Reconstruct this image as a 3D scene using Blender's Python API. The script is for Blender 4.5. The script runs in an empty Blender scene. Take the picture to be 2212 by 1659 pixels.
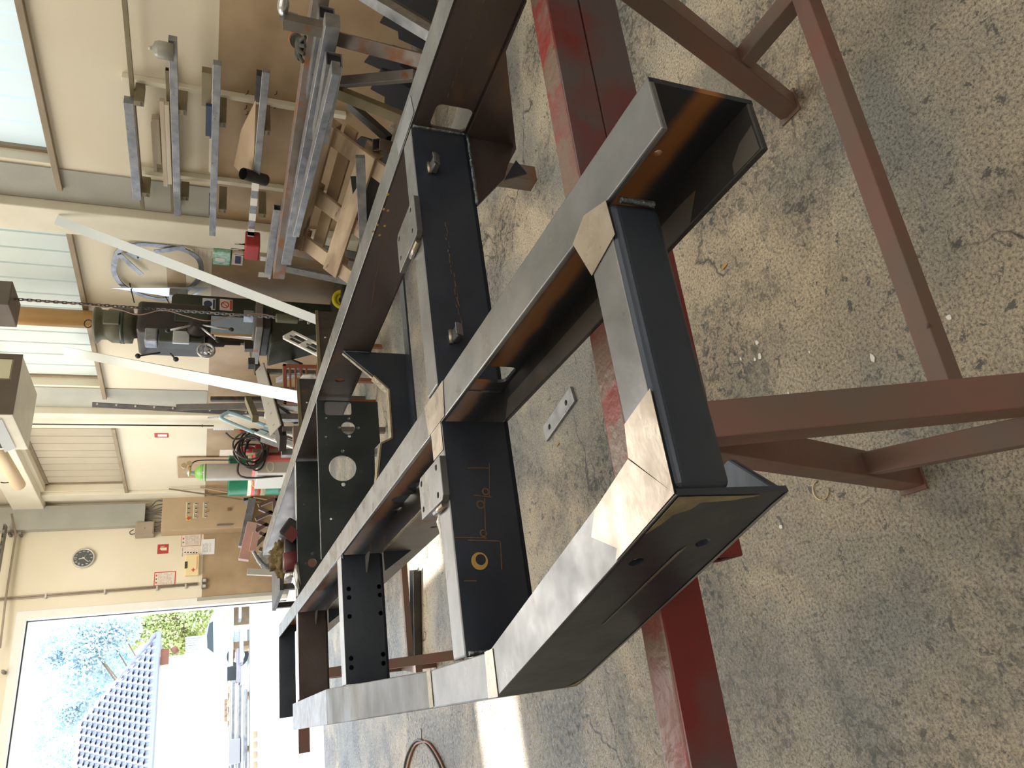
import bpy, bmesh, math, random
from mathutils import Vector, Matrix
from mathutils.geometry import tessellate_polygon
random.seed(7)
C = bpy.context.scene.collection
SC = bpy.context.scene
PI = math.pi
# ------------------------------------------------------------------ camera
FPX, PITCH, ROLL, YAW, CH = 1557.3, math.radians(22.72), math.radians(1.92), math.radians(29.57), 1.25
F_ = Vector((math.sin(YAW)*math.cos(PITCH), math.cos(YAW)*math.cos(PITCH), -math.sin(PITCH)))
Rt = Vector((math.cos(YAW), -math.sin(YAW), 0)); Dn = -Rt.cross(F_); Lf = -Rt
IU = math.cos(ROLL)*Dn - math.sin(ROLL)*Lf        # picture's right (the photo lies on its side)
IV = math.sin(ROLL)*Dn + math.cos(ROLL)*Lf        # picture's down
cd = bpy.data.cameras.new('camera'); cam = bpy.data.objects.new('camera', cd); C.objects.link(cam)
cd.sensor_width = 36; cd.lens = FPX/2212*36; cd.clip_start = .02; cd.clip_end = 300
cam.matrix_world = Matrix.Translation((0, 0, CH)) @ Matrix((( IU.x, -IV.x, -F_.x), (IU.y, -IV.y, -F_.y), (IU.z, -IV.z, -F_.z))).to_4x4()
SC.camera = cam
# ------------------------------------------------------------------ world, sun, lamps, exposure
SC.view_settings.view_transform = 'Standard'; SC.view_settings.look = 'None'
SC.view_settings.gamma = 1; SC.view_settings.use_curve_mapping = False
SC.view_settings.exposure = 0.35
wd = bpy.data.worlds.new('world'); SC.world = wd; wd.use_nodes = True
nt = wd.node_tree; nt.nodes.clear()
wo = nt.nodes.new('ShaderNodeOutputWorld'); bg = nt.nodes.new('ShaderNodeBackground')
tc = nt.nodes.new('ShaderNodeTexCoord'); sx = nt.nodes.new('ShaderNodeSeparateXYZ'); cr = nt.nodes.new('ShaderNodeValToRGB')
cr.color_ramp.elements[0].position = 0; cr.color_ramp.elements[0].color = (.95, .97, 1, 1)
cr.color_ramp.elements[1].position = .6; cr.color_ramp.elements[1].color = (.45, .68, 1, 1)
nt.links.new(tc.outputs['Generated'], sx.inputs[0]); nt.links.new(sx.outputs[2], cr.inputs[0])
nt.links.new(cr.outputs[0], bg.inputs[0]); nt.links.new(bg.outputs[0], wo.inputs[0]); bg.inputs[1].default_value = 3.0
def lamp(name, kind, loc, energy, col=(1, 1, 1), **k):
    l = bpy.data.lights.new(name, kind); l.energy = energy; l.color = col
    o = bpy.data.objects.new(name, l); o.location = loc; C.objects.link(o)
    for a, v in k.items():
        setattr(l, a, v)
    return o
sun = lamp('sun', 'SUN', (0, 20, 20), 9.0, (1, .95, .87), angle=math.radians(.6))
sun.rotation_euler = Vector((.12, -1, -.944)).to_track_quat('-Z', 'Y').to_euler()
po = lamp('door_daylight', 'AREA', (.2, 12.75, 1.85), 10, shape='RECTANGLE', size=5.3, size_y=3.6)
po.data.cycles.is_portal = True; po.rotation_euler = (-PI/2, 0, 0)
r1 = lamp('ceiling_fill', 'AREA', (1.2, 1.2, 4.9), 105, (1, .94, .84), shape='RECTANGLE', size=5.0, size_y=6.0)  # fill lamp added under the unseen ceiling above the camera
r2 = lamp('ceiling_fill', 'AREA', (1.8, 8.2, 4.9), 255, (1, .95, .87), shape='RECTANGLE', size=4.0, size_y=4.5)  # second added fill, brightens the far half of the hall
r3 = lamp('rear_fill', 'AREA', (.5, -3.7, 2.6), 45, (1, .96, .9), shape='RECTANGLE', size=5.0, size_y=3.0)  # fill lamp added behind the camera, before the closed back wall
r3.rotation_euler = (PI/2, 0, 0)

# ------------------------------------------------------------------ measuring: a sight line met with a real plane
WX, DY, ZT = 4.563, 12.267, .9125
AX = {'x': Vector((1, 0, 0)), 'y': Vector((0, 1, 0)), 'z': Vector((0, 0, 1)), 'a': Vector((.9974, -.0723, 0)), 'b': Vector((.0723, .9974, 0))}
def ray(u, v):
    return IU*(u-1106)+IV*(v-829.5)+F_*FPX
def on(u, v, ax, val):
    r = ray(u, v); n = AX[ax]
    k = (val-(CH if ax == 'z' else 0))/r.dot(n)
    return r*k+Vector((0, 0, CH))
def wx(u, v, d=0): return on(u, v, 'x', WX-d)
def wy(u, v, d=0): return on(u, v, 'y', DY-d)

# ------------------------------------------------------------------ materials
def pm(name, c1, c2=None, rough=.5, metal=0., scale=6, contrast=(.35, .65), bump=0., bscale=60, rust=None, rust_col=(.22, .085, .025), spots=None, emit=None, stretch=(1, 1, 1), rr=0.):
    m = bpy.data.materials.new(name); m.use_nodes = True
    n = m.node_tree.nodes; L = m.node_tree.links; p = n['Principled BSDF']
    p.inputs['Roughness'].default_value = rough; p.inputs['Metallic'].default_value = metal
    t = n.new('ShaderNodeTexCoord'); mp = n.new('ShaderNodeMapping'); mp.inputs['Scale'].default_value = stretch
    L.new(t.outputs['Object'], mp.inputs[0])
    def noise(s, d=6, w=None):
        q = n.new('ShaderNodeTexNoise'); q.inputs['Scale'].default_value = s; q.inputs['Detail'].default_value = d
        L.new(mp.outputs[0], q.inputs['Vector']); return q
    def ramp(src, a, b, ca=(0, 0, 0, 1), cb=(1, 1, 1, 1)):
        q = n.new('ShaderNodeValToRGB'); q.color_ramp.elements[0].position = a; q.color_ramp.elements[1].position = b
        q.color_ramp.elements[0].color = ca; q.color_ramp.elements[1].color = cb
        L.new(src, q.inputs[0]); return q
    col = None
    if c2:
        q = ramp(noise(scale).outputs[0], contrast[0], contrast[1], (*c1, 1), (*c2, 1)); col = q.outputs[0]
    else:
        p.inputs['Base Color'].default_value = (*c1, 1)
    def mixto(fac, c):
        nonlocal col
        mx = n.new('ShaderNodeMix'); mx.data_type = 'RGBA'
        L.new(fac, mx.inputs['Factor'])
        if col is None: mx.inputs['A'].default_value = (*c1, 1)
        else: L.new(col, mx.inputs['A'])
        mx.inputs['B'].default_value = (*c, 1); col = mx.outputs['Result']
    if rust:
        f = ramp(noise(rust[0], 8).outputs[0], rust[1], rust[1]+rust[2]); mixto(f.outputs[0], rust_col)
        if metal > 0:
            inv = n.new('ShaderNodeMath'); inv.operation = 'MULTIPLY_ADD'; inv.inputs[1].default_value = -metal*.9; inv.inputs[2].default_value = metal
            L.new(f.outputs[0], inv.inputs[0]); L.new(inv.outputs[0], p.inputs['Metallic'])
    if spots:
        f = ramp(noise(spots[0], 3).outputs[0], spots[1], spots[1]+.03); mixto(f.outputs[0], spots[2])
    if col is not None: L.new(col, p.inputs['Base Color'])
    if rr:
        q = noise(scale*2.3, 5); mr = n.new('ShaderNodeMapRange'); mr.inputs['From Min'].default_value = .3; mr.inputs['From Max'].default_value = .7
        mr.inputs['To Min'].default_value = max(.05, rough-rr); mr.inputs['To Max'].default_value = min(1, rough+rr)
        L.new(q.outputs[0], mr.inputs[0]); L.new(mr.outputs[0], p.inputs['Roughness'])
    if bump:
        b = n.new('ShaderNodeBump'); b.inputs['Strength'].default_value = bump; b.inputs['Distance'].default_value = .01
        L.new(noise(bscale, 4).outputs[0], b.inputs['Height']); L.new(b.outputs[0], p.inputs['Normal'])
    if emit:
        p.inputs['Emission Color'].default_value = (*emit[0], 1); p.inputs['Emission Strength'].default_value = emit[1]
    return m
M = {}
M['mill'] = pm('mill_scale_steel', (.036, .047, .070), (.062, .074, .098), .40, .45, 5, rust=(9, .72, .10), bump=.05, rr=.1)
M['millbrown'] = pm('brown_mill_steel', (.070, .050, .045), (.115, .095, .092), .38, .5, 4, rust=(7, .64, .10), rust_col=(.17, .085, .04), bump=.05, rr=.1, stretch=(1, .35, 1))
M['ground'] = pm('pale_steel', (.155, .16, .17), (.235, .238, .25), .34, .65, 9, rust=(9, .66, .1), rust_col=(.20, .13, .08), bump=.04, rr=.1)  # paler than the webs: the tops' grazing reflection put into the colour
M['millol'] = pm('olive_mill_steel', (.040, .038, .028), (.085, .080, .055), .42, .2, 4, (.42, .62), bump=.05, rr=.1)
M['bright'] = pm('ground_bare_steel', (.34, .295, .25), (.46, .405, .35), .30, .8, 14, bump=.05, rr=.08)
M['bead'] = pm('weld_bead', (.12, .15, .18), (.24, .27, .30), .38, .8, 40, bump=.5, bscale=120)
M['edge'] = pm('sheared_edge_steel', (.30, .31, .33), (.40, .41, .42), .38, .7, 12)
M['yedge'] = pm('flame_cut_edge', (.38, .33, .22), (.24, .21, .15), .45, .6, 40, bump=.3)
M['darkplate'] = pm('dark_spotted_plate', (.030, .040, .042), (.055, .066, .068), .40, .5, 7, spots=(26, .70, (.12, .13, .13)), rust=(10, .70, .08), bump=.04)  # dark steel with paler spots and some rust
M['redp'] = pm('worn_red_paint', (.24, .034, .030), (.19, .095, .08), .42, 0, 6, (.42, .58), rust=(18, .47, .08), rust_col=(.19, .125, .095), bump=.3, bscale=60, rr=.12)
M['redd'] = pm('dull_red_paint', (.17, .020, .020), (.105, .080, .082), .42, 0, 4.0, (.44, .56), bump=.05, rr=.1)
M['primer'] = pm('red_brown_primer', (.215, .095, .075), (.150, .115, .092), .5, 0, 5, spots=(22, .74, (.05, .025, .02)), bump=.05, rr=.1)
M['galv'] = pm('galvanised_steel', (.21, .225, .25), (.34, .35, .375), .36, .6, 12, bump=.05, rr=.1)
M['rusty'] = pm('rusty_tube_steel', (.20, .17, .155), (.30, .26, .24), .42, .6, 6, rust=(9, .50, .12), rust_col=(.26, .12, .05), bump=.08, rr=.1)
M['darkst'] = pm('dark_steel', (.05, .05, .052), (.09, .085, .08), .5, .5, 8, rust=(9, .62, .12), bump=.05)
M['greyst'] = pm('grey_steel', (.17, .16, .145), (.24, .22, .2), .45, .5, 8, rust=(10, .62, .1), bump=.05)
M['olive'] = pm('olive_angle_iron', (.20, .17, .10), (.26, .22, .14), .55, .3, 6)
M['ladd'] = pm('gate_sheen_batten', (.80, .88, .92), (.88, .93, .95), .28, .15, 3)  # near-white colour carries the gate's reflection on the glossy battens
M['wood'] = pm('weathered_pallet_wood', (.52, .40, .27), (.30, .21, .135), .75, 0, 9, (.38, .62), spots=(20, .66, (.16, .11, .08)), bump=.4, bscale=35, stretch=(1, .16, 1))
M['woodw'] = pm('whitewashed_wood', (.66, .60, .50), (.52, .44, .33), .7, 0, 7, bump=.2, stretch=(1, .2, 1))
M['plywood'] = pm('plywood', (.56, .42, .27), (.44, .31, .19), .7, 0, 8, bump=.1, stretch=(1, .2, 1))
M['concrete'] = pm('grey_painted_concrete', (.36, .36, .31), (.42, .41, .36), .7, 0, 3, bump=.1)
M['trimc'] = pm('cream_painted_trim', (.74, .69, .55), (.80, .75, .62), .55, 0, 4, bump=.05)
M['white'] = pm('white_paint', (.85, .84, .80), (.80, .79, .74), .45, 0, 5)
M['sill'] = pm('tan_sill', (.30, .235, .155), (.36, .29, .20), .6, 0, 5, bump=.1)
M['cab'] = pm('beige_cabinet_paint', (.44, .33, .21), (.49, .37, .24), .42, 0, 3, bump=.02)
M['cab2'] = pm('taupe_enamel', (.33, .27, .20), (.37, .30, .23), .42, 0, 4)
M['greenm'] = pm('machine_green_paint', (.052, .060, .042), (.036, .042, .030), .4, .1, 6, spots=(18, .74, (.09, .13, .07)), bump=.05)
M['motor'] = pm('olive_motor_paint', (.13, .125, .075), (.10, .10, .065), .45, .1, 7)
M['brownm'] = pm('grimy_dark_casting', (.060, .048, .042), (.038, .032, .030), .42, .2, 6, bump=.08)
M['black'] = pm('black_plastic', (.018, .018, .02), None, .45)
M['rubber'] = pm('grey_cable_rubber', (.10, .095, .09), None, .5)
M['chrome'] = pm('polished_steel', (.62, .63, .66), (.5, .5, .5), .25, .95, 9)
M['alu'] = pm('aluminium', (.62, .66, .70), (.72, .74, .76), .35, .7, 8)
M['orange'] = pm('ochre_painted_post', (.50, .29, .10), (.44, .25, .09), .4, 0, 3)
M['pinkc'] = pm('pinkish_cable', (.38, .24, .20), None, .5)
M['yellow'] = pm('yellow_plastic', (.80, .66, .02), None, .4)
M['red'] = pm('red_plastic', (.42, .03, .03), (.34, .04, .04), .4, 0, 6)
M['pinkred'] = pm('pinkish_red_shell', (.62, .16, .15), None, .45)  # paler, pinker red than the plastic
M['toolred'] = pm('tool_red', (.13, .022, .026), None, .45)
M['drumg'] = pm('green_drum_paint', (.012, .22, .115), (.010, .18, .095), .32, .1, 4, bump=.02)
M['cream'] = pm('cream_paint', (.74, .70, .50), None, .4)
M['drumr'] = pm('drum_red_band', (.62, .09, .06), None, .4)
M['cylg'] = pm('grey_gas_bottle_paint', (.36, .35, .32), (.42, .41, .37), .35, .1, 5)
M['limeg'] = pm('bright_green_paint', (.15, .42, .06), (.25, .48, .12), .35, 0, 8)
M['brass'] = pm('brass', (.60, .48, .30), None, .35, .8)
M['brick'] = pm('red_brown_plastic', (.24, .085, .045), (.28, .10, .055), .45, 0, 6)
M['cloth'] = pm('olive_cloth', (.24, .18, .08), (.15, .11, .06), .9, 0, 9, bump=.4)
M['glove'] = pm('grey_knit_glove', (.055, .055, .048), (.085, .082, .072), .8, 0, 20, bump=.3)
M['glovecuff'] = pm('orange_knit_cuff', (.55, .14, .04), None, .8)
M['blue'] = pm('dull_blue_cloth', (.045, .065, .12), None, .7)
M['lblue'] = pm('pale_blue_paint', (.45, .68, .78), None, .35)
M['cardb'] = pm('cardboard', (.42, .30, .19), (.46, .34, .22), .8)
M['paper'] = pm('printed_paper', (.74, .62, .52), (.80, .72, .64), .7, 0, 14)
M['paperw'] = pm('white_paper', (.80, .80, .82), None, .7)
M['ink'] = pm('grey_ink', (.33, .28, .27), None, .7)
M['inkd'] = pm('black_ink', (.03, .03, .03), None, .7)
M['inkr'] = pm('red_ink', (.55, .06, .05), None, .6)
M['inkg'] = pm('green_ink', (.05, .25, .08), None, .6)
M['inkb'] = pm('blue_ink', (.05, .07, .15), None, .6)
M['aid'] = pm('pale_yellow_plastic', (.82, .66, .36), None, .45)
M['signred'] = pm('sign_red', (.45, .05, .045), None, .5)
M['clockf'] = pm('clock_dial_grey', (.09, .095, .09), None, .5)
M['silver'] = pm('silver_plastic', (.55, .53, .48), None, .4, .2)
M['heater'] = pm('heater_front_brown', (.115, .088, .062), (.14, .11, .08), .45)
M['heaterc'] = pm('heater_case_cream', (.66, .62, .50), (.60, .56, .45), .4)
M['greenb'] = pm('green_glass_box', (.10, .42, .22), (.5, .7, .6), .25, 0, 30)
M['render'] = pm('house_render', (.80, .74, .62), None, .8)
M['tile'] = pm('grey_roof_tile', (.40, .37, .42), (.30, .28, .34), .55, 0, 4)
M['gutter'] = pm('zinc_gutter', (.42, .43, .47), None, .4, .5)
M['asphalt'] = pm('pale_yard_paving', (.55, .53, .49), (.62, .60, .56), .8, 0, 2, bump=.1)
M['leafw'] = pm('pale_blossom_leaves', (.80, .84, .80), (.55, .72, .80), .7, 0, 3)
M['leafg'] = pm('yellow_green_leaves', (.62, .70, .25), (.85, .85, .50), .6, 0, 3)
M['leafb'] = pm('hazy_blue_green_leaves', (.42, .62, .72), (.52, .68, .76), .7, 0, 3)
M['bark'] = pm('bark', (.25, .18, .12), None, .8)
M['carp'] = pm('pale_green_car_paint', (.42, .58, .52), None, .3, .1)
M['glassd'] = pm('dark_window_glass', (.03, .05, .06), None, .08)
M['leafdry'] = pm('dry_leaf', (.50, .30, .12), None, .7)
def pg(name, c, e, es, tr):  # emission stands in for daylight coming through the glass
    m = pm(name, c, tuple(x*.93 for x in c), .35, 0, 3, bump=.08, bscale=20, emit=(e, es)); return m
M['pane1'] = pg('backlit_channel_glass', (.62, .70, .70), (.74, .93, 1.0), .38, 0)
M['pane2'] = pg('softly_backlit_channel_glass', (.55, .60, .54), (.74, .85, .84), .17, 0)
M['pane3'] = pg('dim_channel_glass', (.50, .43, .32), (.8, .75, .65), .07, 0)
M['clamp_emit'] = pm('lamp_diffuser', (.62, .46, .28), None, .4)

def two_tone(name):      # wall: cream above, tan oil paint below 1.27 m
    m = pm(name, (.74, .66, .50), (.80, .735, .59), .6, 0, .9, (.3, .7), bump=.10, bscale=22)
    n = m.node_tree.nodes; L = m.node_tree.links; p = n['Principled BSDF']
    src = p.inputs['Base Color'].links[0].from_socket
    g = n.new('ShaderNodeNewGeometry'); s = n.new('ShaderNodeSeparateXYZ'); L.new(g.outputs['Position'], s.inputs[0])
    lt = n.new('ShaderNodeMath'); lt.operation = 'LESS_THAN'; lt.inputs[1].default_value = 1.268; L.new(s.outputs[2], lt.inputs[0])
    no = n.new('ShaderNodeTexNoise'); no.inputs['Scale'].default_value = 2.2; no.inputs['Detail'].default_value = 8; L.new(g.outputs['Position'], no.inputs[0])
    r = n.new('ShaderNodeValToRGB'); r.color_ramp.elements[0].position = .35; r.color_ramp.elements[1].position = .68
    r.color_ramp.elements[0].color = (.34, .235, .135, 1); r.color_ramp.elements[1].color = (.47, .35, .22, 1); L.new(no.outputs[0], r.inputs[0])
    mx = n.new('ShaderNodeMix'); mx.data_type = 'RGBA'; L.new(lt.outputs[0], mx.inputs['Factor']); L.new(src, mx.inputs['A']); L.new(r.outputs[0], mx.inputs['B'])
    L.new(mx.outputs['Result'], p.inputs['Base Color'])
    ro = n.new('ShaderNodeMath'); ro.operation = 'MULTIPLY_ADD'; ro.inputs[1].default_value = -.22; ro.inputs[2].default_value = .62; L.new(lt.outputs[0], ro.inputs[0]); L.new(ro.outputs[0], p.inputs['Roughness'])
    return m
M['wall'] = two_tone('two_tone_wall_paint')
def floor_mat():
    m = bpy.data.materials.new('stained_concrete_floor'); m.use_nodes = True
    n = m.node_tree.nodes; L = m.node_tree.links; p = n['Principled BSDF']
    g = n.new('ShaderNodeNewGeometry')
    def noise(s, d=8, ro=.6, dist=0., vec=None):
        q = n.new('ShaderNodeTexNoise'); q.inputs['Scale'].default_value = s; q.inputs['Detail'].default_value = d; q.inputs['Roughness'].default_value = ro
        q.inputs['Distortion'].default_value = dist; L.new(vec or g.outputs['Position'], q.inputs['Vector']); return q.outputs[0]
    def ramp(src, st):
        q = n.new('ShaderNodeValToRGB'); e = q.color_ramp.elements
        while len(e) < len(st): e.new(.5)
        for i, (pp, c) in enumerate(st): e[i].position = pp; e[i].color = (*c, 1) if len(c) == 3 else c
        L.new(src, q.inputs[0]); return q.outputs[0]
    def mix(f, a, b, mode='MIX'):
        q = n.new('ShaderNodeMix'); q.data_type = 'RGBA'; q.blend_type = mode
        if isinstance(f, float): q.inputs['Factor'].default_value = f
        else: L.new(f, q.inputs['Factor'])
        for k, v in (('A', a), ('B', b)):
            if isinstance(v, tuple): q.inputs[k].default_value = (*v, 1)
            else: L.new(v, q.inputs[k])
        return q.outputs['Result']
    W0, W1 = (0, 0, 0), (1, 1, 1)
    base = ramp(noise(2.0, 6), [(.32, (.40, .335, .245)), (.68, (.58, .495, .37))])
    grey = ramp(noise(1.1, 5, .6, .4), [(.40, W0), (.60, W1)])
    base = mix(grey, base, (.225, .230, .215))
    grain = ramp(noise(150, 4, .8), [(.36, (.30, .30, .30)), (.50, (1, 1, 1)), (.66, (1.5, 1.45, 1.35))])
    base = mix(1.0, base, grain, 'MULTIPLY')
    sp = ramp(noise(44, 4, .7, .8), [(.50, W0), (.58, W1)])
    patch = ramp(noise(1.7, 7, .62, .6), [(.47, W0), (.60, W1)])
    stm = n.new('ShaderNodeMath'); stm.operation = 'MULTIPLY'; L.new(sp, stm.inputs[0]); L.new(patch, stm.inputs[1])
    base = mix(stm.outputs[0], base, (.045, .048, .046))
    fl2 = ramp(noise(27, 6, .75, .4), [(.585, W0), (.625, W1)]); base = mix(fl2, base, (.10, .10, .09))
    pk = ramp(noise(3.3, 6, .7), [(.70, W0), (.76, (.5, .5, .5))]); base = mix(pk, base, (.30, .12, .11))
    pa = n.new('ShaderNodeMath'); pa.operation = 'MULTIPLY'; pa.inputs[1].default_value = .42; L.new(patch, pa.inputs[0])
    base = mix(pa.outputs[0], base, (.085, .085, .082))
    base = mix(ramp(noise(.75, 6, .65, .5), [(.52, W0), (.60, (.55, .55, .55))]), base, (.115, .12, .12))
    # cracks along cell edges, broken up by noise
    vo = n.new('ShaderNodeTexVoronoi'); vo.feature = 'DISTANCE_TO_EDGE'; vo.inputs['Scale'].default_value = 1.15
    wv = n.new('ShaderNodeTexNoise'); wv.inputs['Scale'].default_value = 3.2; wv.inputs['Detail'].default_value = 6; L.new(g.outputs['Position'], wv.inputs['Vector'])
    va = n.new('ShaderNodeVectorMath'); va.operation = 'MULTIPLY_ADD'; va.inputs[1].default_value = (.5, .5, .5)
    L.new(wv.outputs['Color'], va.inputs[0]); L.new(g.outputs['Position'], va.inputs[2]); L.new(va.outputs[0], vo.inputs['Vector'])
    crk = ramp(vo.outputs['Distance'], [(0, W1), (.009, W0)])
    cm = n.new('ShaderNodeMath'); cm.operation = 'MULTIPLY'; L.new(crk, cm.inputs[0]); L.new(ramp(noise(1.6, 3), [(.46, W0), (.54, W1)]), cm.inputs[1])
    base = mix(cm.outputs[0], base, (.045, .045, .04))
    L.new(base, p.inputs['Base Color'])
    rg = ramp(noise(55, 3, .6), [(.35, (.20, .20, .20)), (.6, (.62, .62, .62))])
    L.new(rg, p.inputs['Roughness'])
    b = n.new('ShaderNodeBump'); b.inputs['Strength'].default_value = .8; b.inputs['Distance'].default_value = .006
    L.new(noise(70, 5, .7), b.inputs['Height']); L.new(b.outputs[0], p.inputs['Normal'])
    return m
M['floor'] = floor_mat()
def rail_mat():          # rust streak along the middle of the rolled channel's web
    m = pm('channel_web_rust_streak', (.035, .040, .052), (.055, .055, .062), .38, .4, 5, bump=.06)
    n = m.node_tree.nodes; L = m.node_tree.links; p = n['Principled BSDF']
    src = p.inputs['Base Color'].links[0].from_socket
    g = n.new('ShaderNodeNewGeometry'); s = n.new('ShaderNodeSeparateXYZ'); L.new(g.outputs['Position'], s.inputs[0])
    no = n.new('ShaderNodeTexNoise'); no.inputs['Scale'].default_value = 9; no.inputs['Detail'].default_value = 7; L.new(g.outputs['Position'], no.inputs[0])
    a = n.new('ShaderNodeMath'); a.operation = 'MULTIPLY_ADD'; a.inputs[1].default_value = .035; L.new(no.outputs[0], a.inputs[0]); L.new(s.outputs[2], a.inputs[2])
    d = n.new('ShaderNodeMath'); d.operation = 'SUBTRACT'; d.inputs[1].default_value = .867; L.new(a.outputs[0], d.inputs[0])
    ab = n.new('ShaderNodeMath'); ab.operation = 'ABSOLUTE'; L.new(d.outputs[0], ab.inputs[0])
    r = n.new('ShaderNodeValToRGB'); r.color_ramp.elements[0].position = .008; r.color_ramp.elements[1].position = .020
    r.color_ramp.elements[0].color = (1, 1, 1, 1); r.color_ramp.elements[1].color = (0, 0, 0, 1); L.new(ab.outputs[0], r.inputs[0])
    mx = n.new('ShaderNodeMix'); mx.data_type = 'RGBA'; L.new(r.outputs[0], mx.inputs['Factor']); L.new(src, mx.inputs['A']); mx.inputs['B'].default_value = (.30, .115, .03, 1)
    L.new(mx.outputs['Result'], p.inputs['Base Color'])
    iv = n.new('ShaderNodeMath'); iv.operation = 'MULTIPLY_ADD'; iv.inputs[1].default_value = -.4; iv.inputs[2].default_value = .4; L.new(r.outputs[0], iv.inputs[0]); L.new(iv.outputs[0], p.inputs['Metallic'])
    return m
M['streak'] = rail_mat()

# ------------------------------------------------------------------ mesh helpers
OFF = {}
def root_of(o):
    while o.parent: o = o.parent
    return o
def tag(o, label=None, cat=None, group=None, kind=None):
    if label: o['label'] = label
    if cat: o['category'] = cat
    if group: o['group'] = group
    if kind: o['kind'] = kind
    return o
def thing(name, label, cat, base=(0, 0, 0), group=None, rz=0., org=None):
    """Empty at the thing's base; parts may be given in coordinates turned by rz about the world origin."""
    o = bpy.data.objects.new(name, None); C.objects.link(o); o.empty_display_size = .1
    base = Vector(base); o.rotation_euler = (0, 0, rz)
    o.location = Matrix.Rotation(rz, 3, 'Z') @ base; OFF[o.name] = base
    return tag(o, label, cat, group)
class MB:
    def __init__(s): s.v = []; s.f = []; s.sm = []
    def add(s, vs, fs, smooth=False):
        k = len(s.v); s.v += [Vector(x) for x in vs]
        for f in fs: s.f.append([i+k for i in f]); s.sm.append(smooth)
        return s
    def box(s, a, b):
        x0, x1 = sorted((a[0], b[0])); y0, y1 = sorted((a[1], b[1])); z0, z1 = sorted((a[2], b[2]))
        return s.add([(x0, y0, z0), (x1, y0, z0), (x1, y1, z0), (x0, y1, z0), (x0, y0, z1), (x1, y0, z1), (x1, y1, z1), (x0, y1, z1)],
                     [(0, 3, 2, 1), (4, 5, 6, 7), (0, 1, 5, 4), (1, 2, 6, 5), (2, 3, 7, 6), (3, 0, 4, 7)])
    def bar(s, p, q, w, h, up=(0, 0, 1), wall=0, ofs=(0, 0)):
        p = Vector(p); q = Vector(q); d = (q-p).normalized(); up = Vector(up)
        if abs(d.dot(up)) > .99: up = Vector((0, 1, 0))
        r = d.cross(up).normalized(); u = r.cross(d)
        p = p+r*ofs[0]+u*ofs[1]; q = q+r*ofs[0]+u*ofs[1]
        def ring(c, w, h): return [c-r*w/2-u*h/2, c+r*w/2-u*h/2, c+r*w/2+u*h/2, c-r*w/2+u*h/2]
        if not wall:
            return s.add(ring(p, w, h)+ring(q, w, h), [(0, 1, 2, 3)[::-1], (4, 5, 6, 7)[::1]]+[(i, (i+1) % 4, (i+1) % 4+4, i+4) for i in range(4)])
        o = ring(p, w, h)+ring(q, w, h)+ring(p, w-2*wall, h-2*wall)+ring(q, w-2*wall, h-2*wall)
        fs = []
        for i in range(4):
            j = (i+1) % 4
            fs += [(i, j, j+4, i+4), (i+8, i+12, j+12, j+8), (i, i+8, j+8, j), (i+4, j+4, j+12, i+12)]
        return s.add(o, fs)
    def angle(s, p, q, w, h, t, up=(0, 0, 1)):
        s.bar(p, q, w, t, up, ofs=(0, -h/2+t/2)); return s.bar(p, q, t, h, up, ofs=(-w/2+t/2, 0))
    def cyl(s, p, q, r, r2=None, n=16, caps=True, smooth=True):
        p = Vector(p); q = Vector(q); d = (q-p).normalized(); r2 = r if r2 is None else r2
        a = d.orthogonal().normalized(); b = d.cross(a)
        vs = [p+(a*math.cos(2*PI*i/n)+b*math.sin(2*PI*i/n))*r for i in range(n)]+[q+(a*math.cos(2*PI*i/n)+b*math.sin(2*PI*i/n))*r2 for i in range(n)]
        s.add(vs, [(i, (i+1) % n, (i+1) % n+n, i+n) for i in range(n)], smooth)
        if caps: s.add(vs, [tuple(range(n))[::-1], tuple(range(n, 2*n))])
        return s
    def lathe(s, p, ax, prof, n=20, smooth=True):
        p = Vector(p); d = Vector(ax).normalized(); a = d.orthogonal().normalized(); b = d.cross(a)
        vs = []; fs = []
        for (h, r) in prof: vs += [p+d*h+(a*math.cos(2*PI*i/n)+b*math.sin(2*PI*i/n))*r for i in range(n)]
        for k in range(len(prof)-1): fs += [(k*n+i, k*n+(i+1) % n, (k+1)*n+(i+1) % n, (k+1)*n+i) for i in range(n)]
        s.add(vs, fs, smooth)
        return s.add(vs, [tuple(range(n))[::-1], tuple(range((len(prof)-1)*n, len(prof)*n))])
    def tube(s, pts, r, n=8, closed=False, smooth=True, taper=None):
        pts = [Vector(x) for x in pts]; m = len(pts); vs = []; fs = []; prev = None
        for i, c in enumerate(pts):
            t = (pts[(i+1) % m]-pts[i-1]) if closed else (pts[min(i+1, m-1)]-pts[max(i-1, 0)])
            t.normalize()
            a = t.orthogonal().normalized() if prev is None else (prev-t*prev.dot(t)).normalized()
            prev = a; b = t.cross(a); rr = r if taper is None else r*taper[i]
            vs += [c+(a*math.cos(2*PI*k/n)+b*math.sin(2*PI*k/n))*rr for k in range(n)]
        for i in range(m if closed else m-1):
            j = (i+1) % m
            fs += [(i*n+k, i*n+(k+1) % n, j*n+(k+1) % n, j*n+k) for k in range(n)]
        s.add(vs, fs, smooth)
        if not closed: s.add(vs, [tuple(range(n))[::-1], tuple(range((m-1)*n, m*n))])
        return s
    def plate(s, outer, holes, fn, th):
        """outer, holes: 2-D loops; fn(p, q, d) -> 3-D point; d runs 0..th"""
        loops = [outer]+list(holes); flat = [pt for l in loops for pt in l]
        tri = tessellate_polygon([[Vector((x, y, 0)) for x, y in l] for l in loops])
        n = len(flat); vs = [fn(x, y, 0) for x, y in flat]+[fn(x, y, th) for x, y in flat]
        fs = [tuple(t) for t in tri]+[tuple(i+n for i in t[::-1]) for t in tri]; k = 0
        for l in loops:
            m = len(l)
            for i in range(m): fs.append((k+i, k+(i+1) % m, k+(i+1) % m+n, k+i+n))
            k += m
        return s.add(vs, fs)
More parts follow.
